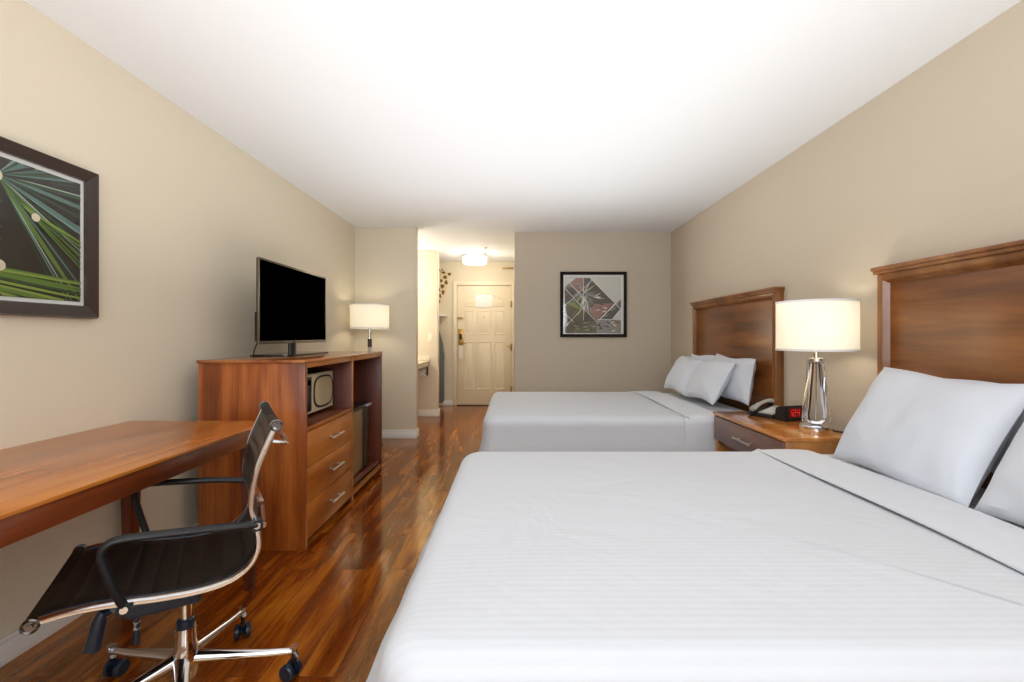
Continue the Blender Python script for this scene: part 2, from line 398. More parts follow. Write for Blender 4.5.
# baseboards
def base(name, lo, hi):
    b = B(); rbox(b, (lo[0], lo[1], 0), (hi[0], hi[1], .078), .001)
    ix = .005
    dx = hi[0]-lo[0]; dy = hi[1]-lo[1]
    rbox(b, (lo[0], lo[1], .078), (hi[0], hi[1], .097), .006, 2)
    struct(name, b, 'trim_white')
base('baseboard_left', (XL, YF), (XL+.014, YC))
base('baseboard_right', (XR-.014, YF), (XR, YB))
base('baseboard_back', (.008, YB-.014), (XR-.014, YB))
base('baseboard_stub', (XL+.014, YC-.014), (-1.121, YC))
base('baseboard_stub_end', (-1.135, YC), (-1.121, YC+.12))
base('baseboard_alcove', (-2.3, YV-.014), (-1.106, YV))
base('baseboard_alcove_end', (-1.12, YV), (-1.106, YV+.12))
base('baseboard_entry', (-1.84, YD-.014), (DX0-.075, YD))
# entry door
b = B()
for x0, x1, z0, z1 in ((DX0-.07, DX0-.004, 0, DZ+.07), (DX1+.004, DX1+.053, 0, DZ+.07), (DX0-.004, DX1+.004, DZ+.004, DZ+.07)):
    rbox(b, (x0, YD-.02, z0), (x1, YD+.1, z1), .004)
struct('trim_1', b, 'door_cream')
b = B(); rbox(b, (DX0-.005, YD-.02, .0), (DX1+.005, YD+.13, .012), .003); struct('trim_2', b, 'dark_frame')
dw = DX1-DX0
b = B(); rbox(b, (DX0+.002, YD+.005, .013), (DX1-.002, YD+.045, DZ), .002); rbox(b, (DX0-.004, YD+.045, .013), (DX1+.004, YD+.07, DZ+.003), 0)
def fx(t): return DX0+dw*t
yf = YD+.005
def panel_ring(b, poly):
    """raised panel: moulding ring + centre field, outline in (x,z)"""
    cx = sum(p[0] for p in poly)/len(poly); cz = sum(p[1] for p in poly)/len(poly)
    def ins(d):
        out = []; n = len(poly)
        for i in range(n):
            p0, p, p1 = [Vector(poly[j % n]) for j in (i-1, i, i+1)]
            e0 = (p-p0).normalized(); e1 = (p1-p).normalized()
            n0 = Vector((-e0.y, e0.x)); n1 = Vector((-e1.y, e1.x)); m = (n0+n1)
            m = m/max(m.length_squared, 1e-6)*2
            out.append((p.x+m.x*d, p.y+m.y*d))
        return out
    lv = [(0, 0), (.006, .008), (.014, .008), (.02, .001), (.03, .001), (.044, .007)]
    rings = [[b.verts.new((x, yf-o, z)) for x, z in ins(d)] for d, o in lv]
    n = len(poly)
    for A, C in zip(rings, rings[1:]):
        for i in range(n): b.faces.new((A[i], A[(i+1) % n], C[(i+1) % n], C[i]))
    b.faces.new(rings[-1])
cols = ((.13, .315), (.365, .635), (.685, .87))
for a0, a1 in cols: panel_ring(b, [(fx(a0), .27), (fx(a1), .27), (fx(a1), 1.09), (fx(a0), 1.09)])
for a0, a1 in cols: panel_ring(b, [(fx(a0), 1.2), (fx(a1), 1.2), (fx(a1), 1.62), (fx(a0), 1.62)])
def archz(t): return 1.80+.11*math.sin(PI*(t-.13)/.74)
panel_ring(b, [(fx(.13), 1.68), (fx(.87), 1.68)]+[(fx(.87-.74*i/12), archz(.87-.74*i/12)) for i in range(13)])
door = struct('door_1', b, 'door_cream')
b = B(); rbox(b, (-.945, YD-.012, 1.03), (-.858, YD+.006, 1.30), .006, 3)
hp = obj('lock_plate', b, 'brass', door)
b = B(); rbox(b, (-.925, YD-.03, 1.12), (-.875, YD-.011, 1.22), .008, 3); obj('card_reader', b, 'black_plastic', hp)
b = B(); cyl(b, (-.90, YD-.06, 1.065), (-.90, YD-.01, 1.065), .012); tube(b, smooth_path([(-.905, YD-.055, 1.065), (-.86, YD-.058, 1.064), (-.80, YD-.055, 1.058)]), [.01]*12+[.009], 10)
obj('lever_handle', b, 'brass', hp)
b = B(); rbox(b, (-.955, YD-.03, 1.475), (-.87, YD-.0, 1.50), .004); obj('security_latch', b, 'brass', door)
b = B(); cyl(b, (fx(.5), YD-.008, 1.50), (fx(.5), YD+.01, 1.50), .012); obj('peephole', b, 'brass', door)
for hz in (1.72, 1.0, .28):
    b = B(); rbox(b, (-.062, YD-.022, hz-.05), (-.03, YD-.0, hz+.05), .002); cyl(b, (-.05, YD-.03, hz-.055), (-.05, YD-.03, hz+.055), .008, n=10)
    obj('hinge', b, 'brass', door)
b = B(); tube(b, [(-.075, YD-.03, 1.005), (-.12, YD-.04, 1.0)], .009, 8); obj('door_stop', b, 'brass', door)
b = B()
poly = [(-.925, .80), (-.865, .80), (-.865, .985)]+arc(-.895, .985, .03, 0, PI, 8)[1:]
prism(b, poly, lambda u, v, d: (u, YD-.045+d, v), 0, .003)
solo('door_hanger', b, 'paper_white', 'white card hanging from the brass lever of the entry door', 'door hanger', (-.895, YD-.045, .80))
b = B(); rbox(b, (fx(.345), YD-.010, 1.665), (fx(.655), YD-.003, 1.875), .001)
for k in range(5): rbox(b, (fx(.38), YD-.0108, 1.84-.03*k), (fx(.60), YD-.010, 1.846-.03*k), 0, mi=1)
solo('door_notice', b, ['notice_white', 'mat_white'], 'white rectangular notice fixed high on the cream entry door', 'notice', (fx(.5), YD-.01, 1.665))
b = B(); rbox(b, (-.20, YD-.035, 2.315), (-.02, YD-.001, 2.335), .004); solo('metal_strip', b, 'brass', 'thin brass strip on the wall above the entry door', 'metal strip', (-.11, YD-.02, 2.315))

# hall ceiling light
hl = thing('ceiling_light', 'round white drum ceiling light glowing in front of the entry door', 'ceiling light', (-.61, 7.1, 2.30))
c = (-.61, 7.1, 2.30)
b = B(); lathe(b, [(.0, 0), (.16, .002), (.182, .012), (.186, .03), (.186, .11), (.18, .115), (0, .115)], c); obj('glass_drum', b, 'drum_glass', hl)
b = B(); lathe(b, [(.0, .116), (.188, .116), (.188, .14), (0, .14)], c); obj('metal_rim', b, 'brushed_nickel', hl)
light('hall_lamp_glow', 'POINT', (-.61, 6.95, 2.1), 10, (1, .92, .78), .12)
sp = thing('sprinkler_head', 'small brass sprinkler head hanging from the hall ceiling', 'sprinkler', (-.41, 6.5, 2.38))
b = B(); lathe(b, [(0, .05), (.03, .05), (.034, .06), (0, .06)], (-.41, 6.5, 2.38)); cyl(b, (-.41, 6.5, 2.36), (-.41, 6.5, 2.43), .008, n=10); obj('stem', b, 'brushed_nickel', sp)
b = B(); cyl(b, (-.41, 6.5, 2.352), (-.41, 6.5, 2.357), .018); obj('deflector', b, 'brass', sp)

# vanity corner
vn = thing('vanity_counter', 'pale stone vanity counter with side splash in the alcove beside the hall', 'counter', (-1.7, 6.3, .78))
b = B(); rbox(b, (-2.3, 5.95, .78), (-1.24, YV-.001, .82), .006); rbox(b, (-1.27, 5.95, .745), (-1.24, YV-.001, .785), .004); obj('worktop', b, 'counter_stone', vn)
b = B(); rbox(b, (-2.3, YV-.022, .82), (-1.24, YV-.001, .885), .004); obj('side_splash', b, 'plate_ivory', vn)
b = B(); rbox(b, (-2.3, 5.97, .66), (-1.5, YV-.001, .78), .003); obj('apron', b, 'cherry_vertical', vn)
tp = thing('toilet_paper_holder', 'white paper roll in a dark holder below the vanity counter', 'toilet paper holder', (-1.33, YV-.06, .62))
b = B(); rbox(b, (-1.285, YV-.02, .60), (-1.262, YV-.001, .74), .003); tube(b, [(-1.273, YV-.02, .64), (-1.273, YV-.09, .64)], .006, 8); tube(b, [(-1.273, YV-.09, .64), (-1.42, YV-.09, .64)], .006, 8); obj('bracket', b, 'dark_frame', tp)
b = B()
pr = [(.018, -.055), (.055, -.055), (.055, .055), (.018, .055)]
rings = [[b.verts.new((-1.35+z, YV-.09+r*math.cos(2*PI*k/24), .64+r*math.sin(2*PI*k/24))) for k in range(24)] for r, z in pr]
for i in range(4):
    for k in range(24): b.faces.new((rings[i][k], rings[i][(k+1) % 24], rings[(i+1) % 4][(k+1) % 24], rings[(i+1) % 4][k]))
obj('paper_roll', b, 'paper_white', tp)
b = B(); rbox(b, (-1.26, YV-.008, 1.09), (-1.19, YV-.0005, 1.21), .003, 2)
sw = solo('light_switch', b, 'plate_ivory', 'ivory light switch plate on the bright alcove wall', 'light switch', (-1.225, YV-.004, 1.09))
b = B(); rbox(b, (-1.232, YV-.013, 1.135), (-1.218, YV-.008, 1.165), .002); obj('toggle', b, 'paper_white', sw)
vl = thing('vanity_light', 'wall light bar above the vanity counter', 'wall light', (-2.28, 6.1, 1.95))
b = B(); rbox(b, (-2.299, 5.75, 1.93), (-2.27, 6.45, 2.01), .004); obj('back_plate', b, 'brushed_nickel', vl)
for k in range(3):
    b = B(); bmesh.ops.create_uvsphere(b, u_segments=20, v_segments=12, radius=.055, matrix=Matrix.Translation((-2.21, 5.87+.23*k, 1.97))); obj('globe', b, 'drum_glass', vl)
light('vanity_lamp_glow', 'POINT', (-2.05, 6.1, 1.95), 30, (1, .97, .93), .12)

# closet corner: shelf, giraffe cut-out, ironing board
sh = thing('wall_shelf', 'short white shelf on the wall left of the entry door', 'shelf', (-1.5, 7.6, 1.5))
b = B(); rbox(b, (-1.84, 7.52, 1.505), (-1.13, YD-.001, 1.535), .003); obj('board', b, 'trim_white', sh)
b = B(); prism(b, [(7.56, 1.505), (YD-.001, 1.505), (YD-.001, 1.40), (7.69, 1.42)], lambda u, v, d: (-1.25+d, u, v), 0, .02); obj('bracket', b, 'trim_white', sh)
gy = YD-.012
def G(x, y): return ((x-514)/58.95, CAMH+(336-y)/58.95)
gir = thing('giraffe_cutout', 'flat giraffe head and neck cut-out with brown spots on the entry wall', 'wall decoration', (-1.3, gy, 1.536))
b = B()
outl = [(420, 315), (438.6, 315), (440, 303), (443.7, 296), (447.8, 286.5), (448.8, 279), (451, 276.4), (451.6, 273.6), (449, 272), (446, 272.3), (444, 270.8), (442.8, 271.2), (441.8, 273.5), (439, 276), (437, 286), (431, 300), (420, 308)]
prism(b, [G(*p) for p in outl], lambda u, v, d: (u, gy+d, v), 0, .010); gn = obj('neck_and_head', b, 'giraffe_cream', gir)
for sx, sy, rx, ry in [(445.2, 277.3, 2.1, 1.9), (449.4, 274.2, 1.9, 1.5), (443.8, 272.8, 1.9, 1.2), (441.3, 280.8, 1.3, 1.8), (446.2, 282.6, 1.7, 2.3), (442.4, 286.4, 2.0, 2.2), (439, 290, 1.4, 2.0), (443.2, 292.3, 1.5, 2.4), (439.6, 296, 1.9, 2.4), (439.2, 301.5, 1.3, 2), (438.4, 307, .9, 1.7), (438.4, 312, .8, 1.7), (434.5, 296, 1.5, 2.2), (434, 302, 1.5, 2)]:
    b = B(); p = []
    for k in range(9):
        t = 2*PI*k/9+.3; q = 1+.16*math.sin(3*t+sx)
        p.append(G(sx+rx*q*math.cos(t), sy+ry*q*math.sin(t)))
    prism(b, p, lambda u, v, d: (u, gy-.002+d, v), 0, .003); obj('spot', b, 'giraffe_brown', gn)
for p0, p1 in (((442, 272.6), (439, 269.6)), ((443.4, 271.6), (442.2, 269.2))):
    b = B(); a0 = G(*p0); a1 = G(*p1); tube(b, [(a0[0], gy+.005, a0[1]), (a1[0], gy+.005, a1[1])], [.007, .011], 8); obj('horn', b, 'giraffe_brown', gn)
ib = thing('ironing_board', 'grey covered ironing board standing upright against the entry wall', 'ironing board', (-1.36, 7.62, 0))
bw = .19
pts = [(-1.36-bw, .10), (-1.36-bw+.03, .06), (-1.36+bw-.03, .06), (-1.36+bw, .10), (-1.36+bw, .85), (-1.36+.165, 1.05), (-1.36+.11, 1.25), (-1.36+.05, 1.38), (-1.36, 1.41), (-1.36-.05, 1.38), (-1.36-.11, 1.25), (-1.36-.165, 1.05), (-1.36-bw, .85)]
b = B(); prism(b, pts, lambda u, v, d: (u, 7.60+d+.03*v, v), 0, .03); obj('board', b, 'grey_cloth', ib)
for sx in (-.1, .1):
    b = B(); tube(b, [(-1.36+sx, 7.655, 1.0), (-1.36+sx*.6, 7.66, .0)], .011, 8); obj('leg', b, 'brushed_nickel', ib)

# ------------------------------------------------------------------ beds
def rr(x0, x1, y0, y1, r, n=8):
    """rounded rectangle points, r = 4 corner radii starting at (x1,y1) ccw"""
    out = []
    for (cx, cy, a), q in zip(((x1, y1, 0), (x0, y1, PI/2), (x0, y0, PI), (x1, y0, 1.5*PI)), r):
        sx = -1 if cx == x1 else 1; sy = -1 if cy == y1 else 1
        for k in range(n+1):
            t = a+PI/2*k/n
            out.append((cx+sx*q+q*math.cos(t), cy+sy*q+q*math.sin(t)))
    return out
def densify(p, step=.03):
    out = []; n = len(p)
    for i in range(n):
        a = Vector(p[i]); c = Vector(p[(i+1) % n]); L = (c-a).length; m = max(1, int(L/step))
        for k in range(m): out.append(a.lerp(c, k/m))
    return out
def drape(b, x0, x1, y0, y1, zb, zt, rt=.055, rc=.11, flare=.03, foot_flare=0, wave=.006, foot=True, seed=0):
    """padded cover: hangs to zb, rounded top edge, crowned top. headward edge squared."""
    rcs = [.03, rc, rc, .03]
    def ring(d):   # inset d
        return densify(rr(x0+d, x1-d*.35, y0+d, y1-d, [max(q-d*.6, .02) for q in rcs]), .04) if False else None
    base = densify(rr(x0, x1, y0, y1, rcs), .035)
    cx, cy = (x0+x1)/2, (y0+y1)/2; hx, hy = (x1-x0)/2, (y1-y0)/2
    N_ = len(base)
    # outward normals
    nrm = []
    for i in range(N_):
        t = (base[(i+1) % N_]-base[i-1]).normalized(); nrm.append(Vector((t.y, -t.x)))
    levels = []
    H = zt-rt-zb
    for k in range(9): levels.append(('s', k/8))
    for k in range(1, 8): levels.append(('a', k/7))
    rings = []
    for kind, t in levels:
        rg = []
        for i, p in enumerate(base):
            n = nrm[i]; s = i*.035
            if kind == 's':
                g = 1-t
                off = flare*g*g + foot_flare*max(0, -n.x)*g**1.3 + wave*g*(math.sin(s*9+seed)+.6*math.sin(s*23+1.3*seed)); z = zb+H*t
                if t == 0: z += .006*math.sin(s*5+seed)
            else:
                a = t*PI/2; off = -rt*(1-math.cos(a)); z = zt-rt+rt*math.sin(a)
            if n.x > .5: off = 0
            rg.append(b.verts.new((p.x+n.x*off, p.y+n.y*off, z)))
        rings.append(rg)
    # top: shrink towards spine
    last = [Vector(v.co) for v in rings[-1]]
    for k in range(1, 8):
        f = 1-(k/8)**1.0
        rg = []
        for q in last:
            sy_ = cy+(q.y-cy)*f
            sx_ = q.x if False else cx+(q.x-cx)*(1-(1-f)*(hy/hx)) 
            u = 1-f
            z = zt+.012*math.sin(min(u, 1)*PI/2)+.004*noise.noise(Vector((sx_*2.3+seed, sy_*2.3, 0)))*min(1, u*3)
            rg.append(b.verts.new((sx_, sy_, z)))
        rings.append(rg)
    for A, C in zip(rings, rings[1:]):
        for i in range(N_): b.faces.new((A[i], A[(i+1) % N_], C[(i+1) % N_], C[i]))
    b.faces.new(rings[-1]); b.faces.new(list(reversed(rings[0])))
def pillow_mesh(w=.66, h=.47, t=.085, seed=0):
    """pillow standing in local x(width) z(height), thickness along y"""
    b = B(); n = 26; m = 20; S_ = []
    for side in (1, -1):
        g = []
        for j in range(m+1):
            row = []
            for i in range(n+1):
                u = -1+2*i/n; v = -1+2*j/m
                px = u*(1-.055*(1-abs(u)**1.0)*0)-u*.05*(1-v*v) ; pz = v-v*.07*(1-u*u)
                q = max(0, (1-abs(u)**2.6))*max(0, (1-abs(v)**2.6))
                th = t*q**.48
                co = Vector((px*w/2, 0, pz*h/2))
                nz = noise.noise(Vector((u*1.8+seed, v*1.8, side*2.0)))*.010+noise.noise(Vector((u*5+seed, v*4, side)))*.004
                crease = .007*math.sin(6*(abs(u)+abs(v))+seed*2+3*noise.noise(Vector((u*2, v*2, seed))))*max(0, abs(u*v)-.12)
                row.append((co.x, side*(th+(nz+crease)*min(1, q*4)), co.z+.006*math.sin(4*u+seed)*abs(v)))
            g.append(row)
        S_.append(g)
    for g, side in zip(S_, (1, -1)):
        vs = [[b.verts.new(c) for c in row] for row in g]
        for j in range(m):
            for i in range(n):
                q = (vs[j][i], vs[j][i+1], vs[j+1][i+1], vs[j+1][i]); b.faces.new(q if side < 0 else tuple(reversed(q)))
    bmesh.ops.remove_doubles(b, verts=b.verts, dist=.0004)
    return b
def place_pillow(mesh_ob_name, bm, loc, lean, yaw, roll, label, group):
    """rests leaning to the headboard: local y axis -> room -X"""
    bmesh.ops.transform(bm, matrix=Matrix.Translation((0, 0, .235)), verts=bm.verts)
    o = obj(mesh_ob_name, bm, 'pillow_cotton'); o['label'] = label; o['category'] = 'pillow'; o['group'] = group
    o.matrix_world = Matrix.Translation(loc) @ Matrix.Rotation(-PI/2+yaw, 4, 'Z') @ Matrix.Rotation(-lean, 4, 'X') @ Matrix.Rotation(roll, 4, 'Y')
    return o
ZT = .61
def bed(y0, y1, which, seed):
    near = which == 'near'
    t = thing('bed', ('double bed nearest the camera, white mattress on a grey base' if near else 'double bed beyond the nightstand, white mattress on a grey base'), 'bed', (.82, (y0+y1)/2, 0), 'beds')
    b = B(); rbox(b, (-.17, y0+.05, .10), (1.83, y1-.05, .34), .02, 3); obj('box_spring', b, 'box_spring_cloth', t)
    b = B(); rbox(b, (-.19, y0+.02, .34), (1.835, y1-.02, ZT-.012), .05, 4); obj('mattress', b, 'sheet_cotton', t)
    for lx in (-.1, 1.75):
        for ly in (y0+.12, y1-.12):
            b = B(); tube(b, [(lx, ly, 0), (lx, ly, .11)], [.025, .035], 14); obj('leg', b, 'black_plastic', t)
    b = B(); drape(b, -.26 if near else -.228, 1.245, y0, y1, .30, ZT, rt=.07, flare=.035, foot_flare=.08 if near else .0, wave=.0025, seed=seed)
    solo('duvet', b, 'duvet_cotton', 'white fine-striped duvet spread over the ' + ('near bed in the foreground' if near else 'far bed beyond the nightstand'), 'duvet', (.5, (y0+y1)/2, .30), 'duvets')
    # folded top sheet: sweeps over the bed, hanging on both sides
    b = B(); prof = []
    o_ = .005; yy0, yy1 = y0-o_, y1+o_
    r = .06
    prof += [(yy0-.022, .31), (yy0-.016, .38), (yy0-.006, .46), (yy0, ZT+o_-r)]
    prof += [(yy0+r-r*math.cos(a), ZT+o_-r+r*math.sin(a)) for a in [PI/2*k/6 for k in range(1, 7)]]
    for k in range(1, 16): prof.append((yy0+r+(yy1-yy0-2*r)*k/16, ZT+o_+.012*math.sin(PI/2*(1-abs(k-8)/8))+.001))
    prof += [(yy1-r+r*math.sin(a), ZT+o_-r+r*math.cos(a)) for a in [PI/2*k/6 for k in range(0, 7)]]
    prof += [(yy1+.006, .46), (yy1+.016, .38), (yy1+.022, .31)]
    n = len(prof); nx = 9; g = []
    def xe(side, k): return (1.205+.006*math.sin(k*.5+seed)) if side == 0 else (1.462+.006*math.sin(k*.37+seed))
    for j in range(nx+1):
        row = []
        for k, (y, z) in enumerate(prof):
            s = j/nx; x = xe(0, k)*(1-s)+xe(1, k)*s
            dz = .004*math.sin(PI*s) 
            row.append(b.verts.new((x, y+(-dz if y < y0 else dz if y > y1 else 0), z+dz)))
        g.append(row)
    cyb = (y0+y1)/2; g2 = []
    for row in g:      # underside, a few millimetres inside
        r2 = []
        for k, v in enumerate(row):
            a = row[max(k-1, 0)].co; c = row[min(k+1, n-1)].co; t_ = (c-a); nn = Vector((0, -t_.z, t_.y)).normalized()
            r2.append(b.verts.new(v.co-nn*.005))
        g2.append(r2)
    for j in range(nx):
        for k in range(n-1):
            b.faces.new((g[j][k], g[j+1][k], g[j+1][k+1], g[j][k+1])); b.faces.new((g2[j][k], g2[j][k+1], g2[j+1][k+1], g2[j+1][k]))
        b.faces.new((g[j][0], g2[j][0], g2[j+1][0], g[j+1][0])); b.faces.new((g[j][-1], g[j+1][-1], g2[j+1][-1], g2[j][-1]))
    for k in range(n-1): b.faces.new((g[0][k], g[0][k+1], g2[0][k+1], g2[0][k])); b.faces.new((g[-1][k], g2[-1][k], g2[-1][k+1], g[-1][k+1]))
    solo('folded_sheet', b, 'sheet_cotton', 'white top sheet folded back over the duvet of the ' + ('near bed' if near else 'far bed'), 'sheet', (1.33, (y0+y1)/2, .31), 'folded sheets')
bed(.79, 2.305, 'near', 1.0)
bed(3.205, 4.715, 'far', 4.2)
def P(seed, xb, yc, lean, label, grp, yaw=0, roll=0, w=.66, h=.47, t=.085, z=None):
    place_pillow('pillow', pillow_mesh(w, h, t, seed), (xb, yc, (ZT+.0) if z is None else z), lean, yaw, roll, label, grp)
g1 = 'pillows on the near bed'; g2 = 'pillows on the far bed'
P(1.0, 1.74, 1.80, .12, 'white pillow behind the front one, on the near bed beside the lamp', g1, 0, .02, w=.60, h=.345, t=.045)
P(2.1, 1.73, 1.19, .14, 'white pillow at the back of the near bed, at the right edge', g1, 0, -.02, w=.60, h=.345, t=.045)
P(3.7, 1.485, 1.81, .50, 'large white pillow leaning at the front of the near bed, next to the lamp', g1, 0, .035, w=.64, h=.485)
P(4.4, 1.485, 1.165, .50, 'white pillow cut off by the right edge, front of the near bed', g1, .0, .02, w=.62, h=.48)
P(5.2, 1.72, 3.68, .14, 'white pillow standing at the back of the far bed, nearest the telephone', g2, 0, .02, w=.66, h=.35, t=.07)
P(6.6, 1.73, 4.25, .12, 'white pillow at the back of the far bed, furthest from the telephone', g2, 0, -.02, w=.60, h=.335, t=.045)
P(7.3, 1.50, 3.77, .50, 'white front pillow of the far bed on its nightstand side', g2, 0, -.02, w=.58, h=.375, t=.075)
P(8.8, 1.50, 4.33, .50, 'white front pillow of the far bed on its back wall side', g2, 0, .02, w=.58, h=.375, t=.075)

# ------------------------------------------------------------------ headboards
def headboard(y0, y1, label):
    t = thing('headboard', label, 'headboard', (1.88, (y0+y1)/2, .2), 'headboards')
    zt = 1.50
    b = B(); rbox(b, (1.872, y0+.03, .25), (1.904, y1-.03, zt-.03), .001); obj('panel', b, 'headboard_panel', t)
    b = B()
    for a, c in ((y0, y0+.035), (y1-.035, y1)): rbox(b, (1.850, a, .2), (1.9045, c, zt), .004)
    rbox(b, (1.850, y0+.035, zt-.035), (1.9045, y1-.035, zt), .003)
    rbox(b, (1.850, y0+.035, .2), (1.9045, y1-.035, .3), .003)
    obj('frame', b, 'headboard_frame', t)
    b = B()   # bevelled inner moulding
    ya, yb, za, zb_ = y0+.035, y1-.035, .30, zt-.035
    o_ = [(ya, za), (yb, za), (yb, zb_), (ya, zb_)]
    lv = [(0, 1.851), (.006, 1.845), (.010, 1.853), (.022, 1.8715)]
    rings = []
    for d, x in lv: rings.append([b.verts.new((x, p[0]+(d if p[0] == ya else -d), p[1]+(d if p[1] == za else -d))) for p in o_])
    for A, C in zip(rings, rings[1:]):
        for i in range(4): b.faces.new((A[i], A[(i+1) % 4], C[(i+1) % 4], C[i]))
    obj('inner_moulding', b, 'headboard_frame', t, flat=True)
    b = B()
    rbox(b, (1.826, y0-.015, zt+.008), (1.9045, y1+.015, zt+.028), .006, 3)
    rbox(b, (1.834, y0-.008, zt-.008), (1.9045, y1+.008, zt+.010), .005, 2)
    obj('top_cap', b, 'headboard_frame', t)
headboard(.81, 2.32, 'cherry wood headboard on the wall behind the near bed')
headboard(3.21, 4.72, 'cherry wood headboard on the wall behind the far bed')

# ------------------------------------------------------------------ nightstands and table lamps
def handle_bar(b, c, half, axis_y=True, out=-1, r=.006, stand=.028):
    x, y, z = c
    tube(b, [(x+out*stand, y-half, z), (x+out*stand, y+half, z)], r, 12)
    for s in (-1, 1): tube(b, [(x, y+s*half*.7, z), (x+out*stand, y+s*half*.7, z)], r*.8, 8)
def nightstand(y0, y1, label):
    x0, x1, zt = 1.385, 1.82, .655
    t = thing('nightstand', label, 'nightstand', ((x0+x1)/2, (y0+y1)/2, 0), 'nightstands')
    b = B(); rbox(b, (x0, y0, zt-.02), (x1, y1, zt), .004, 3); obj('top', b, 'nightstand_top', t)
    for a in (y0+.008, y1-.038):
        b = B(); rbox(b, (x0+.018, a, .0), (x1-.01, a+.03, zt-.02), .002); obj('side_panel', b, 'nightstand_side', t)
    b = B(); rbox(b, (x1-.03, y0+.038, .08), (x1-.012, y1-.038, zt-.02), .001); obj('back_panel', b, 'cherry_inner', t)
    b = B(); rbox(b, (x0+.02, y0+.038, .08), (x1-.03, y1-.038, .11), .001); obj('bottom_shelf', b, 'cherry_inner', t)
    b = B(); rbox(b, (x0+.004, y0+.010, zt-.185), (x0+.022, y1-.010, zt-.026), .003); rbox(b, (x0+.022, y0+.05, zt-.18), (x1-.06, y1-.05, zt-.04), .001)
    d = obj('drawer', b, 'nightstand_front', t)
    b = B(); handle_bar(b, (x0+.004, (y0+y1)/2-.02, zt-.108), .095, r=.0085); obj('handle', b, 'satin_metal', d)
    b = B(); rbox(b, (x0+.03, y0+.038, zt-.215), (x0+.05, y1-.038, zt-.188), .001); obj('rail', b, 'cherry_inner', t)
nightstand(2.34, 3.17, 'cherry nightstand between the two beds, holding the lamp and telephone')
nightstand(-.09, .74, 'cherry nightstand on the near side of the near bed')
def table_lamp(cx, cy, label, power):
    z0 = .655
    t = thing('table_lamp', label, 'lamp', (cx, cy, z0), 'bedside table lamps')
    c = (cx, cy, z0)
    b = B(); lathe(b, [(0, .0), (.078, .0), (.08, .003), (.08, .036), (.077, .04), (0, .04)], c, 48); obj('base', b, 'chrome', t)
    # two splayed legs joined by a rounded foot, chrome inside and crystal outside
    ang = math.radians(-28); ux, uy = math.cos(ang), math.sin(ang)
    def W(u, v, z): return (cx+ux*u-uy*v, cy+uy*u+ux*v, z0+z)
    prof_o = [(-.022, .395), (-.066, .075), (-.064, .055), (-.052, .043), (.052, .043), (.064, .055), (.066, .075), (.022, .395)]
    path = smooth_path([(-.018, 0, .39), (-.025, 0, .27), (-.034, 0, .15), (-.040, 0, .085), (-.030, 0, .058), (0, 0, .050), (.030, 0, .058), (.040, 0, .085), (.034, 0, .15), (.025, 0, .27), (.018, 0, .39)], 5)
    b = B(); tube(b, [W(p.x, 0, p.z) for p in path], .0095, 12, up=W(0, 1, 0)[:2]+(0,) if False else None, sq=True); obj('chrome_loop', b, 'chrome', t)
    for s in (-1, 1):
        b = B(); tube(b, [W(s*.030, 0, .388), W(s*.044, 0, .2), W(s*.054, 0, .058)], [.012, .014, .015], 8); obj('crystal_leg', b, 'crystal', t)
    b = B(); tube(b, [W(0, 0, .395), W(0, 0, .05)], .004, 10); obj('centre_rod', b, 'chrome', t)
    b = B(); lathe(b, [(0, .388), (.040, .388), (.040, .402), (.012, .408), (.009, .47), (.014, .475), (.014, .5), (0, .5)], c, 24); obj('neck', b, 'brushed_nickel', t)
    # shade: thin open drum with rims
    R, s0, s1 = .192, .445, .715
    b = B(); lathe(b, [(R, s0), (R, s1), (R-.003, s1), (R-.003, s0)], c, 64, closed=True); sd = obj('lamp_shade', b, 'lamp_shade_cloth', t)
    for zz in (s0, s1-.012):
        b = B(); lathe(b, [(R+.0015, zz), (R+.0015, zz+.012), (R-.0045, zz+.012), (R-.0045, zz)], c, 64, closed=True); obj('rim', b, 'mat_white', sd)
    b = B()
    for k in range(3):
        a = 2*PI*k/3; tube(b, [(cx, cy, z0+s1-.03), (cx+(R-.003)*math.cos(a), cy+(R-.003)*math.sin(a), z0+s1-.01)], .002, 6)
    tube(b, [(cx, cy, z0+.5), (cx, cy, z0+s1-.02)], .003, 6)
    obj('spider', b, 'brushed_nickel', t)
    b = B(); bmesh.ops.create_uvsphere(b, u_segments=16, v_segments=10, radius=.03, matrix=Matrix.Translation((cx, cy, z0+.56))); obj('bulb', b, 'bulb', t)
    light('table_lamp_glow', 'POINT', (cx+.0, cy-.045, z0+.58), power, (1, .94, .84), .04)
    return t
L1 = table_lamp(1.652, 2.488, 'table lamp with a white drum shade on the nightstand between the beds', 1.2)
L2 = table_lamp(1.64, .06, 'table lamp with a white drum shade on the nightstand beside the near bed', 1.2)
b = B(); tube(b, smooth_path([(1.72, 2.47, .665), (1.76, 2.46, .661), (1.80, 2.44, .66), (1.822, 2.43, .658), (1.838, 2.425, .62), (1.84, 2.42, .45)]), .004, 8)
tube(b, [(1.725, 2.47, .666), (1.755, 2.461, .663)], [.009, .006], 10)
cord = obj('cord', b, 'black_soft', L1)
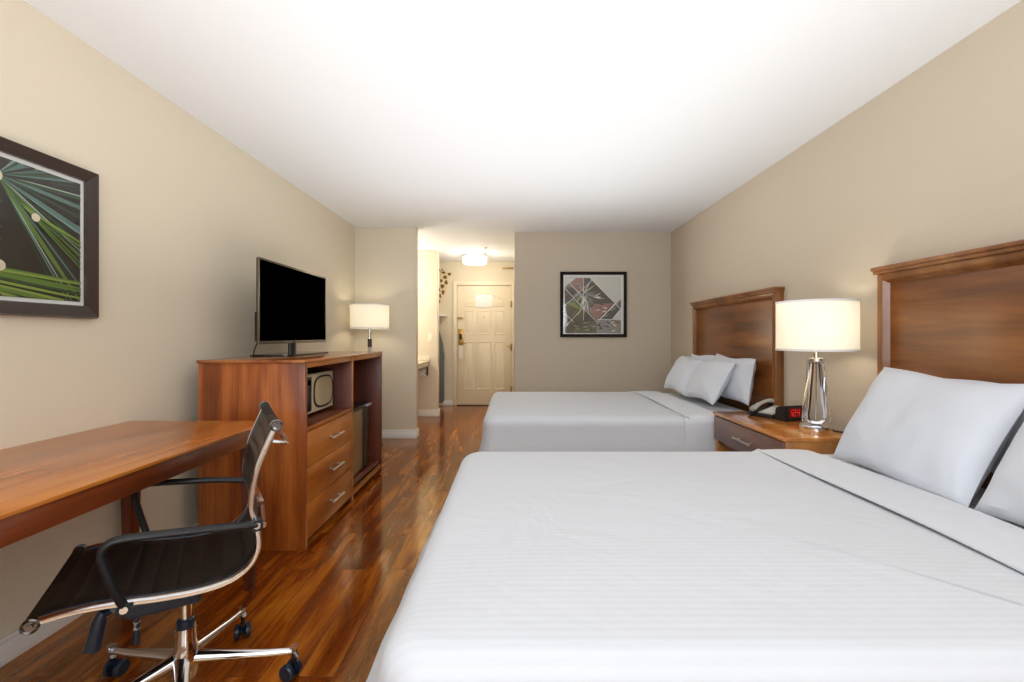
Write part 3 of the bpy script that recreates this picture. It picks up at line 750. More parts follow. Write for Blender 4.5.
# telephone
ph = thing('telephone', 'grey and black desk telephone on the nightstand beside the clock', 'telephone', (1.69, 3.03, .655))
Mx = Matrix.Translation((1.685, 3.0, .656)) @ Matrix.Rotation(math.radians(-62), 4, 'Z')
b = B()
prism(b, [(-.10, 0), (.10, 0), (.10, .052), (.085, .056), (-.095, .02), (-.10, .014)], lambda u, v, d: Mx @ Vector((d, u, v)), -.085, .085)
bmesh.ops.bevel(b, geom=list(b.edges), offset=.004, segments=2, affect='EDGES'); obj('body', b, 'black_soft', ph)
b = B(); prism(b, [(-.088, .0235), (.08, .0555), (.08, .059), (-.088, .027)], lambda u, v, d: Mx @ Vector((d, u, v)), -.02, .078); kp = obj('face_plate', b, 'silver_plastic', ph)
for i in range(4):
    for j in range(3):
        b = B(); u = -.06+.026*i; v = .0265+(u+.088)*.19; Mt = Mx @ Matrix.Translation((.006+.022*j, u, v+.003)); rbox(b, (-.007, -.008, -.002), (.007, .008, .004), .0015, M=Mt); obj('key', b, 'paper_white', kp)
hs = []
for u, v in ((-.105, .045), (-.08, .052), (-.04, .068), (.0, .078), (.04, .086), (.08, .086), (.105, .082)): hs.append(Mx @ Vector((-.052, u, v)))
b = B(); tube(b, smooth_path(hs, 4), [.021]*5+[.017]*5+[.014]*7+[.017]*3+[.021]*5, 12, flat=.75); hd = obj('handset', b, 'silver_plastic', ph)
for u, v in ((-.088, .040), (.09, .070)):
    b = B(); p = Mx @ Vector((-.052, u, v)); tube(b, [p, p-Vector((0, 0, .018))], [.02, .024], 14)
    obj('ear_cap', b, 'black_soft', hd)
b = B(); p0 = Mx @ Vector((-.052, -.105, .03)); path = []
for k in range(90):
    t = k/89; a = k*1.1
    path.append((p0.x+.0-.02*math.sin(PI*t)+.005*math.cos(a), p0.y-.03*math.sin(PI*t)+.06*t, .663+.012*(1-t)+.0045*math.sin(a)))
tube(b, path, .0016, 6); obj('coiled_cord', b, 'black_soft', ph)
# clock radio
ck = thing('clock_radio', 'black digital clock radio with red numerals beside the table lamp', 'clock', (1.73, 2.83, .655))
Mc = Matrix.Translation((1.725, 2.835, .656)) @ Matrix.Rotation(math.radians(18), 4, 'Z')
b = B(); prism(b, [(-.035, 0), (.05, 0), (.05, .07), (.03, .085), (-.02, .092), (-.027, .088)], lambda u, v, d: Mc @ Vector((d, u, v)), -.075, .075)
bmesh.ops.bevel(b, geom=list(b.edges), offset=.005, segments=2, affect='EDGES'); cb = obj('body', b, 'black_soft', ck)
def face(x, z, o_): return Mc @ Vector((x, -.035+.008*(z/.088)-o_, z))
b = B(); A = [face(-.05, .022, .002), face(.05, .022, .002), face(.05, .078, .002), face(-.05, .078, .002)]; Bk = [face(-.05, .022, -.002), face(.05, .022, -.002), face(.05, .078, -.002), face(-.05, .078, -.002)]
va = [b.verts.new(p) for p in A]; vb = [b.verts.new(p) for p in Bk]; b.faces.new(va); b.faces.new(vb[::-1])
for i in range(4): b.faces.new((va[i], vb[i], vb[(i+1) % 4], va[(i+1) % 4]))
dp = obj('display', b, 'display_red', ck)
SEG = {'2': 'abged', '4': 'fgbc', '1': 'bc', '8': 'abcdefg'}
def digit(ch, x, b):
    wd, hh, th = .018, .036, .0038
    z0 = .032; S2 = {'a': ((x, z0+hh), (x+wd, z0+hh)), 'g': ((x, z0+hh/2), (x+wd, z0+hh/2)), 'd': ((x, z0), (x+wd, z0)), 'f': ((x, z0+hh/2), (x, z0+hh)), 'b': ((x+wd, z0+hh/2), (x+wd, z0+hh)), 'e': ((x, z0), (x, z0+hh/2)), 'c': ((x+wd, z0), (x+wd, z0+hh/2))}
    for s in SEG[ch]:
        p, q = S2[s]; tube(b, [face(p[0], p[1], .0025), face(q[0], q[1], .0025)], th/2, 6)
b = B(); digit('1', -.048, b); digit('2', -.02, b); digit('4', .012, b); obj('numerals', b, 'red_digit', dp)

# ------------------------------------------------------------------ desk
dk = thing('desk', 'long cherry writing desk against the left wall', 'desk', (-1.5, 1.35, 0))
dy0, dy1, dz = .42, 2.18, .774
b = B(); rbox(b, (XL+.002, dy0, dz-.014), (-1.168, dy1, dz), .003, 3); obj('desktop', b, 'desk_top', dk)
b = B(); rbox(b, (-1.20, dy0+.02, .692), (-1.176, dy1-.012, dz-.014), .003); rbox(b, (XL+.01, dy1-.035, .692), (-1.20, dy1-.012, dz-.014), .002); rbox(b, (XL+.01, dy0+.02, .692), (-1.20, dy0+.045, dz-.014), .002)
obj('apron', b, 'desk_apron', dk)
for lx in (-1.235, XL+.05):
    for ly in (dy0+.06, dy1-.055):
        b = B(); s0, s1 = .019, .033
        A = [b.verts.new((lx+sx*s0, ly+sy*s0, 0)) for sx, sy in ((-1, -1), (1, -1), (1, 1), (-1, 1))]; C = [b.verts.new((lx+sx*s1, ly+sy*s1, dz-.015)) for sx, sy in ((-1, -1), (1, -1), (1, 1), (-1, 1))]
        b.faces.new(A[::-1]); b.faces.new(C)
        for i in range(4): b.faces.new((A[i], A[(i+1) % 4], C[(i+1) % 4], C[i]))
        bmesh.ops.bevel(b, geom=list(b.edges), offset=.003, segments=2, affect='EDGES')
        obj('leg', b, 'cherry_inner', dk)

# ------------------------------------------------------------------ television cabinet
cx0, cx1, cy0, cy1, cyd, cz = -1.735, -1.147, 2.50, 3.955, 3.225, 1.047
cb = thing('television_cabinet', 'tall cherry cabinet with three drawers, microwave shelf and fridge bay', 'cabinet', ((cx0+cx1)/2, (cy0+cy1)/2, 0))
b = B(); rbox(b, (cx0-.005, cy0-.012, cz-.016), (cx1+.003, cy1+.004, cz), .004, 3); obj('top', b, 'cherry_top', cb)
b = B(); rbox(b, (cx0, cy0, 0), (cx1, cy0+.026, cz-.016), .002); obj('side_panel', b, 'cherry_vertical', cb)
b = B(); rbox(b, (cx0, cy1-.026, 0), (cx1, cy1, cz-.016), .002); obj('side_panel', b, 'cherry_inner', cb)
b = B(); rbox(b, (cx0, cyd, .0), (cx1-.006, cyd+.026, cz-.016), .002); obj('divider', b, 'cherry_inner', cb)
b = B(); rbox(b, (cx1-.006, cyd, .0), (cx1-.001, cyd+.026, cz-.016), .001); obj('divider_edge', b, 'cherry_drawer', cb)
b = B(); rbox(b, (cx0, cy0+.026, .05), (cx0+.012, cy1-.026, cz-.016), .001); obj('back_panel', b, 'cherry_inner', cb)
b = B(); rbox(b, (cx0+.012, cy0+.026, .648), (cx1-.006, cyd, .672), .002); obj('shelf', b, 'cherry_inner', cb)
b = B(); rbox(b, (cx1-.006, cy0+.026, .648), (cx1-.002, cyd, .672), .001); obj('shelf_edge', b, 'cherry_drawer', cb)
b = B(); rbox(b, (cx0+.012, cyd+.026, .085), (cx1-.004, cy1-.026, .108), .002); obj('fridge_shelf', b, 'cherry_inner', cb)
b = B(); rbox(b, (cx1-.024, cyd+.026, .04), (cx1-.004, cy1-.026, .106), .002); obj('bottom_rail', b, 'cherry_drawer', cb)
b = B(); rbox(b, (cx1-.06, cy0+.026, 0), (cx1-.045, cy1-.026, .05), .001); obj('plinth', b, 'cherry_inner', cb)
b = B(); rbox(b, (cx1-.03, cy0+.026, cz-.045), (cx1-.004, cyd, cz-.016), .001); rbox(b, (cx1-.03, cyd+.026, cz-.045), (cx1-.004, cy1-.026, cz-.016), .001); obj('top_rail', b, 'cherry_drawer', cb)
zs = [.045, .246, .446, .645]
for k in range(3):
    b = B(); rbox(b, (cx1-.022, cy0+.030, zs[k]+.002), (cx1-.002, cyd-.003, zs[k+1]-.002), .0025); rbox(b, (cx0+.06, cy0+.05, zs[k]+.02), (cx1-.022, cyd-.02, zs[k+1]-.03), .001)
    d = obj('drawer', b, 'cherry_drawer', cb)
    b = B(); handle_bar(b, (cx1-.002, 2.91, zs[k]+.105), .085, out=1, r=.0075, stand=.03); obj('handle', b, 'satin_metal', d)
# microwave
mw = thing('microwave', 'small microwave with a pale rounded door in the cabinet shelf', 'microwave', (-1.45, 3.0, .672))
mx1 = -1.27; my0, my1, mz0, mz1 = 2.74, 3.205, .690, .945
b = B(); rbox(b, (-1.62, my0, mz0), (mx1-.02, my1, mz1), .008, 3); obj('case', b, 'black_plastic', mw)
b = B(); rbox(b, (mx1-.02, my0+.004, mz0+.004), (mx1, my1-.012, mz1-.004), .006, 3); dr = obj('door', b, 'microwave_face', mw)
cyy, czz = my0+.29, (mz0+mz1)/2
def sup(ry, rz, q=3.2, n=40):
    o = []
    for k in range(n):
        t = 2*PI*k/n; c_, s_ = math.cos(t), math.sin(t); m_ = (abs(c_)**q+abs(s_)**q)**(-1/q); o.append((cyy+ry*c_*m_, czz+rz*s_*m_))
    return o
b = B(); prism(b, sup(.150, .105), lambda u, v, d: (mx1+d, u, v), -.001, .004); obj('window_ring', b, 'black_plastic', dr)
b = B(); prism(b, sup(.136, .092), lambda u, v, d: (mx1+d, u, v), .002, .006); obj('window', b, 'microwave_glass', dr)
b = B(); rbox(b, (mx1-.001, my0+.02, mz0+.02), (mx1+.003, my0+.11, mz1-.02), .002)
cp = obj('control_panel', b, 'black_plastic', mw)
b = B(); rbox(b, (mx1+.003, my0+.03, mz1-.07), (mx1+.005, my0+.10, mz1-.04), .001); obj('display', b, 'screen_black', cp)
for fy in (my0+.05, my1-.05):
    for fxx in (-1.58, -1.33):
        b = B(); cyl(b, (fxx, fy, .672), (fxx, fy, .692), .012, n=12); obj('foot', b, 'black_plastic', mw)
b = B(); rbox(b, (mx1-.02, my1-.011, mz0), (mx1-.001, my1, mz1), .003); obj('side_trim', b, 'black_plastic', mw)
# mini fridge
fr = thing('mini_fridge', 'compact fridge with a bronze-grey door and black edge in the cabinet bay', 'fridge', (-1.45, 3.55, .108))
b = B(); rbox(b, (-1.66, 3.32, .12), (-1.25, 3.775, .635), .008, 3); obj('case', b, 'black_plastic', fr)
b = B(); rbox(b, (-1.248, 3.32, .125), (-1.205, 3.628, .605), .006, 3); fd = obj('door', b, 'fridge_front', fr)
b = B(); rbox(b, (-1.248, 3.63, .125), (-1.200, 3.76, .605), .006, 3); rbox(b, (-1.248, 3.32, .606), (-1.196, 3.775, .635), .006, 2); obj('door_edge', b, 'black_plastic', fd)
b = B(); rbox(b, (-1.20, 3.66, .612), (-1.18, 3.775, .628), .004, 2); obj('hinge_cap', b, 'silver_plastic', fd)
for fy in (3.36, 3.73):
    for fxx in (-1.62, -1.3):
        b = B(); cyl(b, (fxx, fy, .108), (fxx, fy, .122), .012, n=12); obj('foot', b, 'black_plastic', fr)
# television
tx = -1.545; ty0, ty1, tz0, tz1 = 2.75, 3.73, 1.133, 1.657
tv = thing('television', 'flat screen television with a black screen standing on the cherry cabinet', 'television', (tx, 3.2, cz))
b = B(); rbox(b, (tx-.014, ty0, tz0), (tx, ty1, tz1), .003); rbox(b, (tx-.045, ty0+.03, tz0+.01), (tx-.012, ty1-.03, tz0+.20), .012, 2); bd = obj('back_shell', b, 'black_plastic', tv)
b = B()
for lo, hi in (((ty0-.003, tz0-.003), (ty1+.003, tz0+.016)), ((ty0-.003, tz1-.010), (ty1+.003, tz1+.003)), ((ty0-.003, tz0+.016), (ty0+.009, tz1-.010)), ((ty1-.009, tz0+.016), (ty1+.003, tz1-.010))):
    rbox(b, (tx-.006, lo[0], lo[1]), (tx+.004, hi[0], hi[1]), .0015)
obj('bezel', b, 'tv_bezel', tv)
b = B(); rbox(b, (tx-.001, ty0+.008, tz0+.014), (tx+.002, ty1-.008, tz1-.009), .0005); obj('screen', b, 'screen_black', tv)
sy = (ty0+ty1)/2-.04
b = B(); tube(b, [(tx-.015, sy, cz+.012), (tx-.015, sy, tz0+.02)], .042, 20, flat=.5, up=(0, 1, 0)); obj('stand_neck', b, 'black_plastic', tv)
b = B(); pts = rr(tx-.15, tx+.12, sy-.30, sy+.34, [.05, .05, .05, .05]); prism(b, [(p[0], p[1]) for p in pts], lambda u, v, d: (u, v, cz+d), .001, .014)
bmesh.ops.bevel(b, geom=[e for e in b.edges], offset=.003, segments=2, affect='EDGES'); obj('stand_base', b, 'black_glossy', tv)
b = B(); tube(b, smooth_path([(tx-.04, ty0+.1, tz0+.05), (tx-.07, ty0+.09, cz+.06), (tx-.09, ty0+.10, cz+.01), (tx-.16, ty0+.2, cz+.006), (tx-.17, ty0+.4, cz+.006)]), .0035, 8); obj('cable', b, 'black_soft', tv)
# ------------------------------------------------------------------ floor lamp
fl = thing('floor_lamp', 'chrome floor lamp with a white drum shade in the corner behind the cabinet', 'lamp', (-1.56, 4.92, 0))
c = (-1.56, 4.92, 0)
b = B(); lathe(b, [(0, 0), (.135, 0), (.14, .006), (.135, .018), (.03, .026), (.02, .04), (0, .04)], c, 40); obj('base', b, 'dark_frame', fl)
b = B(); lathe(b, [(0, .04), (.019, .04), (.019, 1.16), (0, 1.16)], c, 20); obj('pole', b, 'chrome', fl)
b = B(); lathe(b, [(0, 1.06), (.022, 1.06), (.022, 1.15), (0, 1.15)], c, 20); obj('collar', b, 'dark_frame', fl)
b = B(); lathe(b, [(0, 1.16), (.016, 1.16), (.016, 1.3), (0, 1.3)], c, 16); obj('socket', b, 'brushed_nickel', fl)
R, s0, s1 = .203, 1.258, 1.522
b = B(); lathe(b, [(R, s0), (R, s1), (R-.003, s1), (R-.003, s0)], c, 64, closed=True); sd = obj('lamp_shade', b, 'lamp_shade_cloth', fl)
for zz in (s0, s1-.012):
    b = B(); lathe(b, [(R+.0015, zz), (R+.0015, zz+.012), (R-.0045, zz+.012), (R-.0045, zz)], c, 64, closed=True); obj('rim', b, 'mat_white', sd)
b = B()
for k in range(3):
    a = 2*PI*k/3; tube(b, [(c[0], c[1], s1-.03), (c[0]+(R-.003)*math.cos(a), c[1]+(R-.003)*math.sin(a), s1-.01)], .002, 6)
tube(b, [(c[0], c[1], 1.3), (c[0], c[1], s1-.02)], .003, 6); obj('spider', b, 'brushed_nickel', fl)
b = B(); bmesh.ops.create_uvsphere(b, u_segments=16, v_segments=10, radius=.03, matrix=Matrix.Translation((c[0], c[1], 1.36))); obj('bulb', b, 'bulb', fl)
light('floor_lamp_glow', 'POINT', (c[0]+.045, c[1], 1.38), 1.7, (1, .92, .78), .04)

# ------------------------------------------------------------------ office chair  (s forward, o sideways towards camera side, h up)
CC = Vector((-1.059, 1.468, 0)); FV = Vector((-.842, -.540, 0)); RV = Vector((.540, -.842, 0))
def Q(s, o, h): return CC+FV*s+RV*o+Vector((0, 0, h))
def lathe_at(b, p, ax, pr, n=24):
    ax = ax.normalized(); a_, c_ = frame_from(ax); rs = [[b.verts.new(p+ax*z+(a_*math.cos(2*PI*k/n)+c_*math.sin(2*PI*k/n))*max(r, 1e-4)) for k in range(n)] for r, z in pr]
    for A, C in zip(rs, rs[1:]):
        for k in range(n): b.faces.new((A[k], A[(k+1) % n], C[(k+1) % n], C[k]))
    b.faces.new(rs[0]); b.faces.new(rs[-1])
oc = thing('office_chair', 'ribbed black leather office chair with a polished metal frame at the desk', 'chair', (CC.x, CC.y, 0))
prof = [(.292, .474), (.24, .478), (.189, .477), (.116, .469), (.05, .459), (-.03, .452), (-.096, .455), (-.145, .472), (-.180, .508), (-.191, .556), (-.184, .61), (-.172, .655), (-.175, .71), (-.188, .776), (-.212, .84), (-.237, .899)]
pp = smooth_path([(s, 0, h) for s, h in prof], 5)
HW = .225
for sd_ in (1, -1):
    b = B(); tube(b, [Q(p.x, sd_*HW, p.z) for p in pp], .0125, 12, flat=.62, up=RV if False else None, sq=True); obj('side_rail', b, 'polished_aluminium', oc)
    b = B(); tube(b, [Q(p.x, sd_*(HW-.016), p.z+.001) for p in pp], .006, 8); obj('rail_channel', b, 'blue_black', oc)
# sling with ribs across
def normal2(i, P_):
    a = P_[max(i-1, 0)]; c_ = P_[min(i+1, len(P_)-1)]; t = (c_-a).normalized(); return Vector((t.z, 0, -t.x))   # towards the sitter
dense = smooth_path([(s, 0, h) for s, h in prof], 24)
L_ = [0]
for i in range(1, len(dense)): L_.append(L_[-1]+(dense[i]-dense[i-1]).length)
tot = L_[-1]; ribs = 16; b = B(); top = []; bot = []
no = 22
for i, p in enumerate(dense):
    nn = normal2(i, dense)
    if nn.z < 0 and p.z < .5: nn = -nn
    ph_ = (L_[i]/tot*ribs) % 1
    hgt = abs(math.sin(PI*ph_))**.45
    rt_, rb_ = [], []
    for k in range(no+1):
        o_ = -HW+.012+(2*HW-.024)*k/no
        edge = min(1, (HW-.012-abs(o_))/.035)
        sag = -.012*(1-(o_/HW)**2)
        e = .004+.007*hgt*(1 if edge >= 1 else edge**.5*.5)
        q = p+nn*(sag+e); q2 = p+nn*(sag-.005)
        rt_.append(b.verts.new(Q(q.x, o_, q.z))); rb_.append(b.verts.new(Q(q2.x, o_, q2.z)))
    top.append(rt_); bot.append(rb_)
for i in range(len(dense)-1):
    for k in range(no):
        b.faces.new((top[i][k], top[i+1][k], top[i+1][k+1], top[i][k+1])); b.faces.new((bot[i][k], bot[i][k+1], bot[i+1][k+1], bot[i+1][k]))
    b.faces.new((top[i][0], bot[i][0], bot[i+1][0], top[i+1][0])); b.faces.new((top[i][no], top[i+1][no], bot[i+1][no], bot[i][no]))
for e_ in (0, -1):
    for k in range(no): b.faces.new((top[e_][k], top[e_][k+1], bot[e_][k+1], bot[e_][k]))
obj('ribbed_sling', b, 'ribbed_leather', oc)
for (s, h) in ((.296, .471), (-.239, .905)):
    b = B(); tube(b, [Q(s, -HW-.006, h), Q(s, HW+.006, h)], .0165, 20); rl = obj('end_roller', b, 'ribbed_leather', oc)
    for sd_ in (1, -1):
        b = B(); lathe_at(b, Q(s, sd_*(HW+.004), h), RV*sd_, [(0, 0), (.0185, 0), (.0185, .009), (.0155, .012), (.0125, .009), (.0125, .007), (.007, .007), (.006, .012), (0, .012)]); obj('end_cap', b, 'dark_steel', rl)
AS, AB = .118, -.186
for sd_ in (1, -1):
    arm = smooth_path([Q(*p) for p in [(.118, sd_*.238, .462), (.134, sd_*.252, .51), (.152, sd_*.26, .575), (.160, sd_*.262, .622), (.148, sd_*.262, .645), (.118, sd_*.262, .652), (.05, sd_*.262, .647), (-.06, sd_*.26, .636), (-.155, sd_*.252, .622), (-.188, sd_*.24, .615)]], 6)
    b = B(); tube(b, arm, .0165, 14, flat=.62, sq=False, up=RV); ar = obj('armrest', b, 'black_soft', oc)
    for s_, h_ in ((AS, .462), (AB, .614)):
        b = B(); tube(b, [Q(s_, sd_*.225, h_), Q(s_, sd_*.254, h_)], .017, 16); tube(b, [Q(s_, sd_*.254, h_), Q(s_, sd_*.257, h_)], .009, 14, mi=1); obj('bolt', b, ['black_soft', 'chrome'], ar)
# back brace and hand loop behind the top
b = B(); tube(b, smooth_path([Q(-.225, .19, .85), Q(-.262, .185, .84), Q(-.276, .14, .832), Q(-.278, 0, .83), Q(-.276, -.14, .832), Q(-.262, -.185, .84), Q(-.225, -.19, .85)], 5), .010, 10, flat=.6); obj('grab_handle', b, 'chrome', oc)
b = B(); tube(b, [Q(-.205, -.215, .60), Q(-.215, 0, .598), Q(-.205, .215, .60)], .009, 10); obj('back_brace', b, 'chrome', oc)
b = B()
for s in (.14, -.06):
    tube(b, [Q(s, -.215, .455 if s > 0 else .448), Q(s, -.12, .43), Q(s*.4, 0, .41), Q(s, .12, .43), Q(s, .215, .455 if s > 0 else .448)], .011, 10)
obj('seat_spreader', b, 'black_plastic', oc)
b = B()
Mch = Matrix(((FV.x, RV.x, 0, CC.x), (FV.y, RV.y, 0, CC.y), (0, 0, 1, 0), (0, 0, 0, 1)))
rbox(b, (-.045, -.085, .352), (.14, .095, .40), .01, 3, M=Mch); rbox(b, (-.03, -.06, .395), (.11, .06, .418), .008, 2, M=Mch); obj('tilt_mechanism', b, 'blue_black', oc)
b = B(); tube(b, [Q(.13, .075, .38), Q(.165, .085, .395), Q(.187, .1, .395), Q(.191, .1, .38), Q(.207, .1, .303), Q(.2085, .1, .299)], [.009, .011, .013, .0165, .0195, .015], 18); obj('tension_grip', b, 'blue_black', oc)
b = B(); tube(b, [Q(.10, -.02, .37), Q(.118, -.01, .345), Q(.122, 0, .314), Q(.124, 0, .240), Q(.1245, 0, .232)], [.005, .005, .006, .0105, .008], 14); lv_ = obj('height_lever', b, 'blue_black', oc)
b = B(); tube(b, [Q(.1225, 0, .300), Q(.1232, 0, .278)], .0092, 14); obj('lever_band', b, 'paper_white', lv_)
b = B(); lathe(b, [(0, .22), (.016, .22), (.016, .40), (0, .40)], CC, 20); obj('gas_column', b, 'chrome', oc)
b = B(); lathe(b, [(0, .245), (.023, .245), (.025, .25), (.025, .268), (.02, .273), (0, .273)], CC, 24); obj('column_collar', b, 'blue_black', oc)
b = B(); lathe(b, [(0, .085), (.03, .085), (.034, .10), (.036, .155), (.032, .185), (.029, .20), (.028, .245), (0, .245)], CC, 28); obj('hub', b, 'chrome', oc)
RB = .33
for k in range(5):
    a = PI/2+2*PI*k/5; d = Vector((math.cos(a), math.sin(a), 0)); side = Vector((-d.y, d.x, 0))
    C0 = Vector((-1.09, 1.46, 0))*.35+CC*.65
    p = [C0+d*.02+Vector((0, 0, .145)), C0+d*.12+Vector((0, 0, .128)), C0+d*.24+Vector((0, 0, .108)), C0+d*(RB-.0)+Vector((0, 0, .097))]
    b = B(); tube(b, p, [.024, .019, .0145, .012], 14, flat=.85, up=side); tube(b, [C0+d*RB+Vector((0, 0, .076)), C0+d*RB+Vector((0, 0, .113))], [.013, .0155], 16); lg = obj('star_leg', b, 'chrome', oc)
    e = C0+d*RB
    wdir = Matrix.Rotation(.5+k*1.3, 3, 'Z') @ side
    fw = Vector((-wdir.y, wdir.x, 0))*.016
    b = B(); tube(b, [e+Vector((0, 0, .045)), e+Vector((0, 0, .085))], .008, 10)
    tube(b, [e+fw+wdir*-.009+Vector((0, 0, .03)), e+fw+wdir*.009+Vector((0, 0, .03))], .022, 16); cs = obj('caster_hood', b, 'blue_black', lg)
    for sg in (1, -1):
        b = B(); q = e+fw+Vector((0, 0, .0275)); tube(b, [q+wdir*sg*.008, q+wdir*sg*.012, q+wdir*sg*.024, q+wdir*sg*.028], [.024, .0275, .0275, .023], 24); obj('wheel', b, 'blue_black', cs)

# ------------------------------------------------------------------ pictures
def pic_left():
    X0 = XL+.001
    y0, y1, z0, z1 = 1.355, 1.985, 1.255, 1.888     # outer
    t = thing('framed_picture', 'framed palm frond photograph on the left wall above the desk', 'picture', (X0, (y0+y1)/2, z0), 'framed pictures')
    fw = .052
    b = B()
    # mitred, sloping frame
    def ring(d, x): return [b.verts.new((x, y, z)) for y, z in ((y0+d, z0+d), (y1-d, z0+d), (y1-d, z1-d), (y0+d, z1-d))]
    rs = [ring(0, X0), ring(0, X0+.018), ring(.006, X0+.034), ring(.046, X0+.026), ring(fw, X0+.024), ring(fw, X0)]
    for A, C in zip(rs, rs[1:]+rs[:1]):
        for i in range(4): b.faces.new((A[i], A[(i+1) % 4], C[(i+1) % 4], C[i]))
    obj('frame', b, 'dark_frame', t, flat=True)
    b = B(); rbox(b, (X0+.002, y0+fw-.002, z0+fw-.002), (X0+.010, y1-fw+.002, z1-fw+.002), 0); obj('mount', b, 'mat_white', t)
    a0, a1, c0, c1 = y0+fw+.016, y1-fw-.016, z0+fw+.016, z1-fw-.016
    mats = ['art_dark', 'art_teal', 'art_teal2', 'art_green', 'art_green2', 'art_deep', 'art_pale', 'art_ball']
    b = B(); rbox(b, (X0+.010, a0, c0), (X0+.0112, a1, c1), 0)
    def clipd(p, q):   # clip a segment to the print
        t0, t1 = 0, 1; dx, dz_ = q[0]-p[0], q[1]-p[1]
        for pp_, qq in ((-dx, p[0]-a0), (dx, a1-p[0]), (-dz_, p[1]-c0), (dz_, c1-p[1])):
            if abs(pp_) < 1e-9:
                if qq < 0: return None
            else:
                r_ = qq/pp_
                if pp_ < 0: t0 = max(t0, r_)
                else: t1 = min(t1, r_)
        return (t0, t1) if t0 < t1 else None
    layer = [0]
    def blade(p, q, w, mi):
        c_ = clipd(p, q)
        if not c_: return
        layer[0] += 1; x = X0+.0113+layer[0]*.00004
        d = Vector((q[0]-p[0], q[1]-p[1])); L = d.length; d /= L; n = Vector((-d.y, d.x)); m = 8; U, Lw = [], []
        for k in range(m+1):
            tt = c_[0]+(c_[1]-c_[0])*k/m
            ww = w*(math.sin(PI*min(1, max(0, .08+.9*tt)))**.6)
            cpt = Vector(p)+Vector((q[0]-p[0], q[1]-p[1]))*tt
            def cl(v): return (min(a1, max(a0, v.x)), min(c1, max(c0, v.y)))
            U.append(cl(cpt+n*ww)); Lw.append(cl(cpt-n*ww))
        vs = [b.verts.new((x, *v)) for v in U]+[b.verts.new((x, *v)) for v in reversed(Lw)]
        f = b.faces.new(vs); f.material_index = mi
    rnd = random.Random(3)
    # hub of the upper frond near the print's upper middle, fanning out; measured in metres on the wall
    hub = (1.605, 1.755)
    for k in range(64):
        a = math.radians(-58+k*2.9+rnd.uniform(-2, 2)) if k < 40 else math.radians(rnd.uniform(100, 300))
        mi = rnd.choice([1, 1, 5, 2, 0, 0]) if a > -.45 else rnd.choice([3, 5, 5, 0, 1])
        blade(hub, (hub[0]+.55*math.cos(a), hub[1]+.55*math.sin(a)), rnd.uniform(.002, .009), mi)
        if k % 4 == 0: blade(hub, (hub[0]+.55*math.cos(a+.03), hub[1]+.55*math.sin(a+.03)), .0018, 6)
    for k in range(13): blade((1.45, 1.43-.006*k), (2.02, 1.40-.014*k+rnd.uniform(-.01, .01)), rnd.uniform(.003, .008), rnd.choice([3, 4, 3, 5, 0]))
    for k in range(7): blade((1.63+.01*k, 1.72-.01*k), (1.98+rnd.uniform(-.02, .03), 1.42+.022*k), rnd.uniform(.002, .005), rnd.choice([3, 4, 5, 0]))
    for k in range(8): blade((1.36, 1.60-.03*k), (1.62, 1.66-.045*k), .006, rnd.choice([3, 5, 1]))
    def ball(y, z, r):
        layer[0] += 3; x = X0+.0113+layer[0]*.00004
        f = b.faces.new([b.verts.new((x, y+r*math.cos(2*PI*k/20), z+r*math.sin(2*PI*k/20))) for k in range(20)]); f.material_index = 7
    ball(1.735, 1.632, .016); ball(1.612, 1.432, .02); ball(1.60, 1.75, .022); ball(1.50, 1.60, .018)
    obj('print', b, mats, t, flat=True)
    b = B(); rbox(b, (X0+.0215, y0+fw-.004, z0+fw-.004), (X0+.0225, y1-fw+.004, z1-fw+.004), 0); obj('glass', b, 'picture_glass', t)
pic_left()
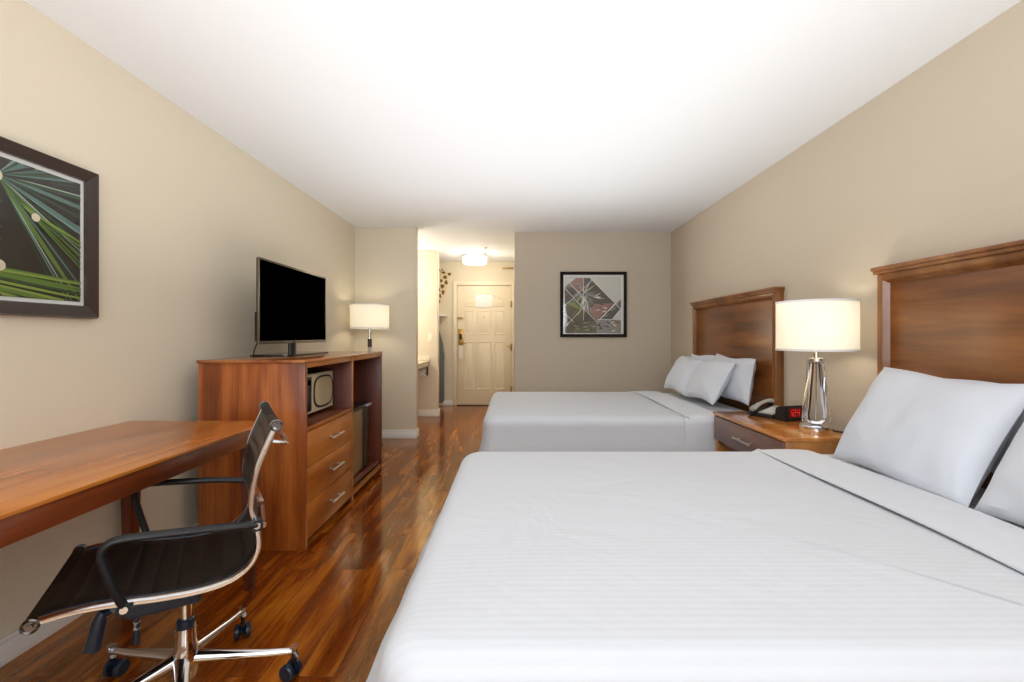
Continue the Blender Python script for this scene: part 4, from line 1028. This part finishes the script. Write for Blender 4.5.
def pic_back():
    Y0 = YB-.001; x0, x1, z0, z1 = .56, 1.362, 1.168, 1.956; fw = .036
    t = thing('framed_picture', 'framed square palm leaf collage hanging on the back wall', 'picture', ((x0+x1)/2, Y0, z0), 'framed pictures')
    b = B()
    def ring(d, y): return [b.verts.new((x, y, z)) for x, z in ((x0+d, z0+d), (x1-d, z0+d), (x1-d, z1-d), (x0+d, z1-d))]
    rs = [ring(0, Y0), ring(0, Y0-.03), ring(.006, Y0-.036), ring(fw-.006, Y0-.030), ring(fw, Y0-.024), ring(fw, Y0)]
    for A, C in zip(rs, rs[1:]+rs[:1]):
        for i in range(4): b.faces.new((A[i], A[(i+1) % 4], C[(i+1) % 4], C[i]))
    obj('frame', b, 'black_frame', t, flat=True)
    b = B(); rbox(b, (x0+fw-.002, Y0-.012, z0+fw-.002), (x1-fw+.002, Y0-.002, z1-fw+.002), 0); obj('mount', b, 'mat_white', t)
    mats = ['art_umber', 'art_pink', 'art_grey', 'art_cream', 'art_olive', 'art_forest', 'art_white', 'art_sky', 'art_teal', 'art_green2', 'art_rust']
    # collage laid out on the photograph's own crop grid (0..790 x 0..682) -> metres of this wall
    sc = (x1-x0)/474.0
    def W(u, v): return (x0+(u-150)*sc, z1-(v-122)*sc)
    b = B(); lay = [0]
    U0, U1, V0, V1 = 182, 584, 158, 560
    def clip(poly):
        for ax, lim, sg in ((0, U0, 1), (0, U1, -1), (1, V0, 1), (1, V1, -1)):
            out = []
            for i in range(len(poly)):
                p, q = poly[i-1], poly[i]; ip = (p[ax]-lim)*sg >= 0; iq = (q[ax]-lim)*sg >= 0
                if ip != iq:
                    s = (lim-p[ax])/(q[ax]-p[ax]); out.append((p[0]+(q[0]-p[0])*s, p[1]+(q[1]-p[1])*s))
                if iq: out.append(q)
            poly = out
            if len(poly) < 3: return None
        return poly
    def fpoly(p, mi):
        p = clip(p)
        if not p: return
        lay[0] += 1; y = Y0-.0125-lay[0]*.00004
        f = b.faces.new([b.verts.new((W(u, v)[0], y, W(u, v)[1])) for u, v in p]); f.material_index = mi
    def line(p, q, w=3.5, mi=6):
        d = Vector((q[0]-p[0], q[1]-p[1])).normalized(); n = Vector((-d.y, d.x))*w/2
        fpoly([(p[0]+n.x, p[1]+n.y), (q[0]+n.x, q[1]+n.y), (q[0]-n.x, q[1]-n.y), (p[0]-n.x, p[1]-n.y)], mi)
    fpoly([(182, 158), (584, 158), (584, 560), (182, 560)], 7)
    fpoly([(182, 240), (262, 166), (362, 166), (540, 345), (410, 480), (410, 560), (182, 560)], 0)
    fpoly([(215, 205), (262, 166), (316, 166), (316, 260), (280, 270)], 1)
    fpoly([(182, 380), (310, 290), (310, 470), (230, 480), (182, 560)], 4)
    fpoly([(182, 480), (235, 470), (410, 480), (410, 560), (182, 560)], 4)
    fpoly([(350, 400), (400, 350), (530, 345), (410, 470)], 1)
    fpoly([(440, 460), (584, 318), (584, 380), (520, 460)], 5)
    fpoly([(410, 480), (440, 462), (584, 462), (584, 560), (410, 560)], 2)
    rnd = random.Random(5)
    def leaf(cu, cv, ang, L, w, mi):
        a = math.radians(ang); d = Vector((math.cos(a), math.sin(a))); n = Vector((-d.y, d.x)); c_ = Vector((cu, cv))
        fpoly([tuple(c_+n*w*.3), tuple(c_+d*L*.4+n*w), tuple(c_+d*L), tuple(c_+d*L*.4-n*w), tuple(c_-n*w*.3)], mi)
    for a in range(-230, 150, 13): leaf(320+rnd.uniform(-25, 25), 290+rnd.uniform(-15, 15), a+rnd.uniform(-6, 6), rnd.uniform(70, 140), rnd.uniform(3, 6), rnd.choice([2, 2, 3, 8, 0]))
    for a in range(-40, 30, 9): leaf(385, 305, a, rnd.uniform(55, 85), 4, rnd.choice([2, 3, 0]))
    for a in range(60, 130, 9): leaf(335, 330, a, rnd.uniform(70, 130), 5, rnd.choice([3, 3, 2]))
    for a in range(110, 270, 11): leaf(285+rnd.uniform(-20, 10), 350+rnd.uniform(-30, 50), a, rnd.uniform(40, 100), 6, rnd.choice([4, 9, 9, 0, 8]))
    for k in range(16): leaf(rnd.uniform(190, 390), rnd.uniform(470, 545), rnd.uniform(0, 360), 50, 6, rnd.choice([0, 9, 5, 2]))
    for k in range(12): leaf(rnd.uniform(380, 500), rnd.uniform(355, 420), rnd.uniform(120, 220), 40, 5, rnd.choice([0, 1, 3, 10]))
    for k in range(10): leaf(445+12*k, 455-11*k, -30+rnd.uniform(-15, 15), 50, 4, rnd.choice([8, 2, 0, 5]))
    for k in range(16): leaf(rnd.uniform(415, 575), rnd.uniform(475, 550), rnd.uniform(0, 360), 36, 6, rnd.choice([0, 0, 1, 3, 5]))
    for k in range(10): leaf(rnd.uniform(200, 300), rnd.uniform(190, 280), rnd.uniform(0, 360), 40, 4, rnd.choice([0, 1, 2]))
    line((182, 240), (410, 480)); line((316, 166), (316, 470)); line((182, 365), (385, 175)); line((182, 520), (320, 370)); line((182, 420), (245, 480))
    line((410, 480), (584, 312)); line((362, 166), (584, 390)); line((410, 462), (584, 462)); line((500, 478), (584, 400)); line((215, 205), (350, 345))
    obj('print', b, mats, t, flat=True)
    b = B(); rbox(b, (x0+fw-.004, Y0-.0265, z0+fw-.004), (x1-fw+.004, Y0-.0255, z1-fw+.004), 0); obj('glass', b, 'bright_picture_glass', t)
pic_back()
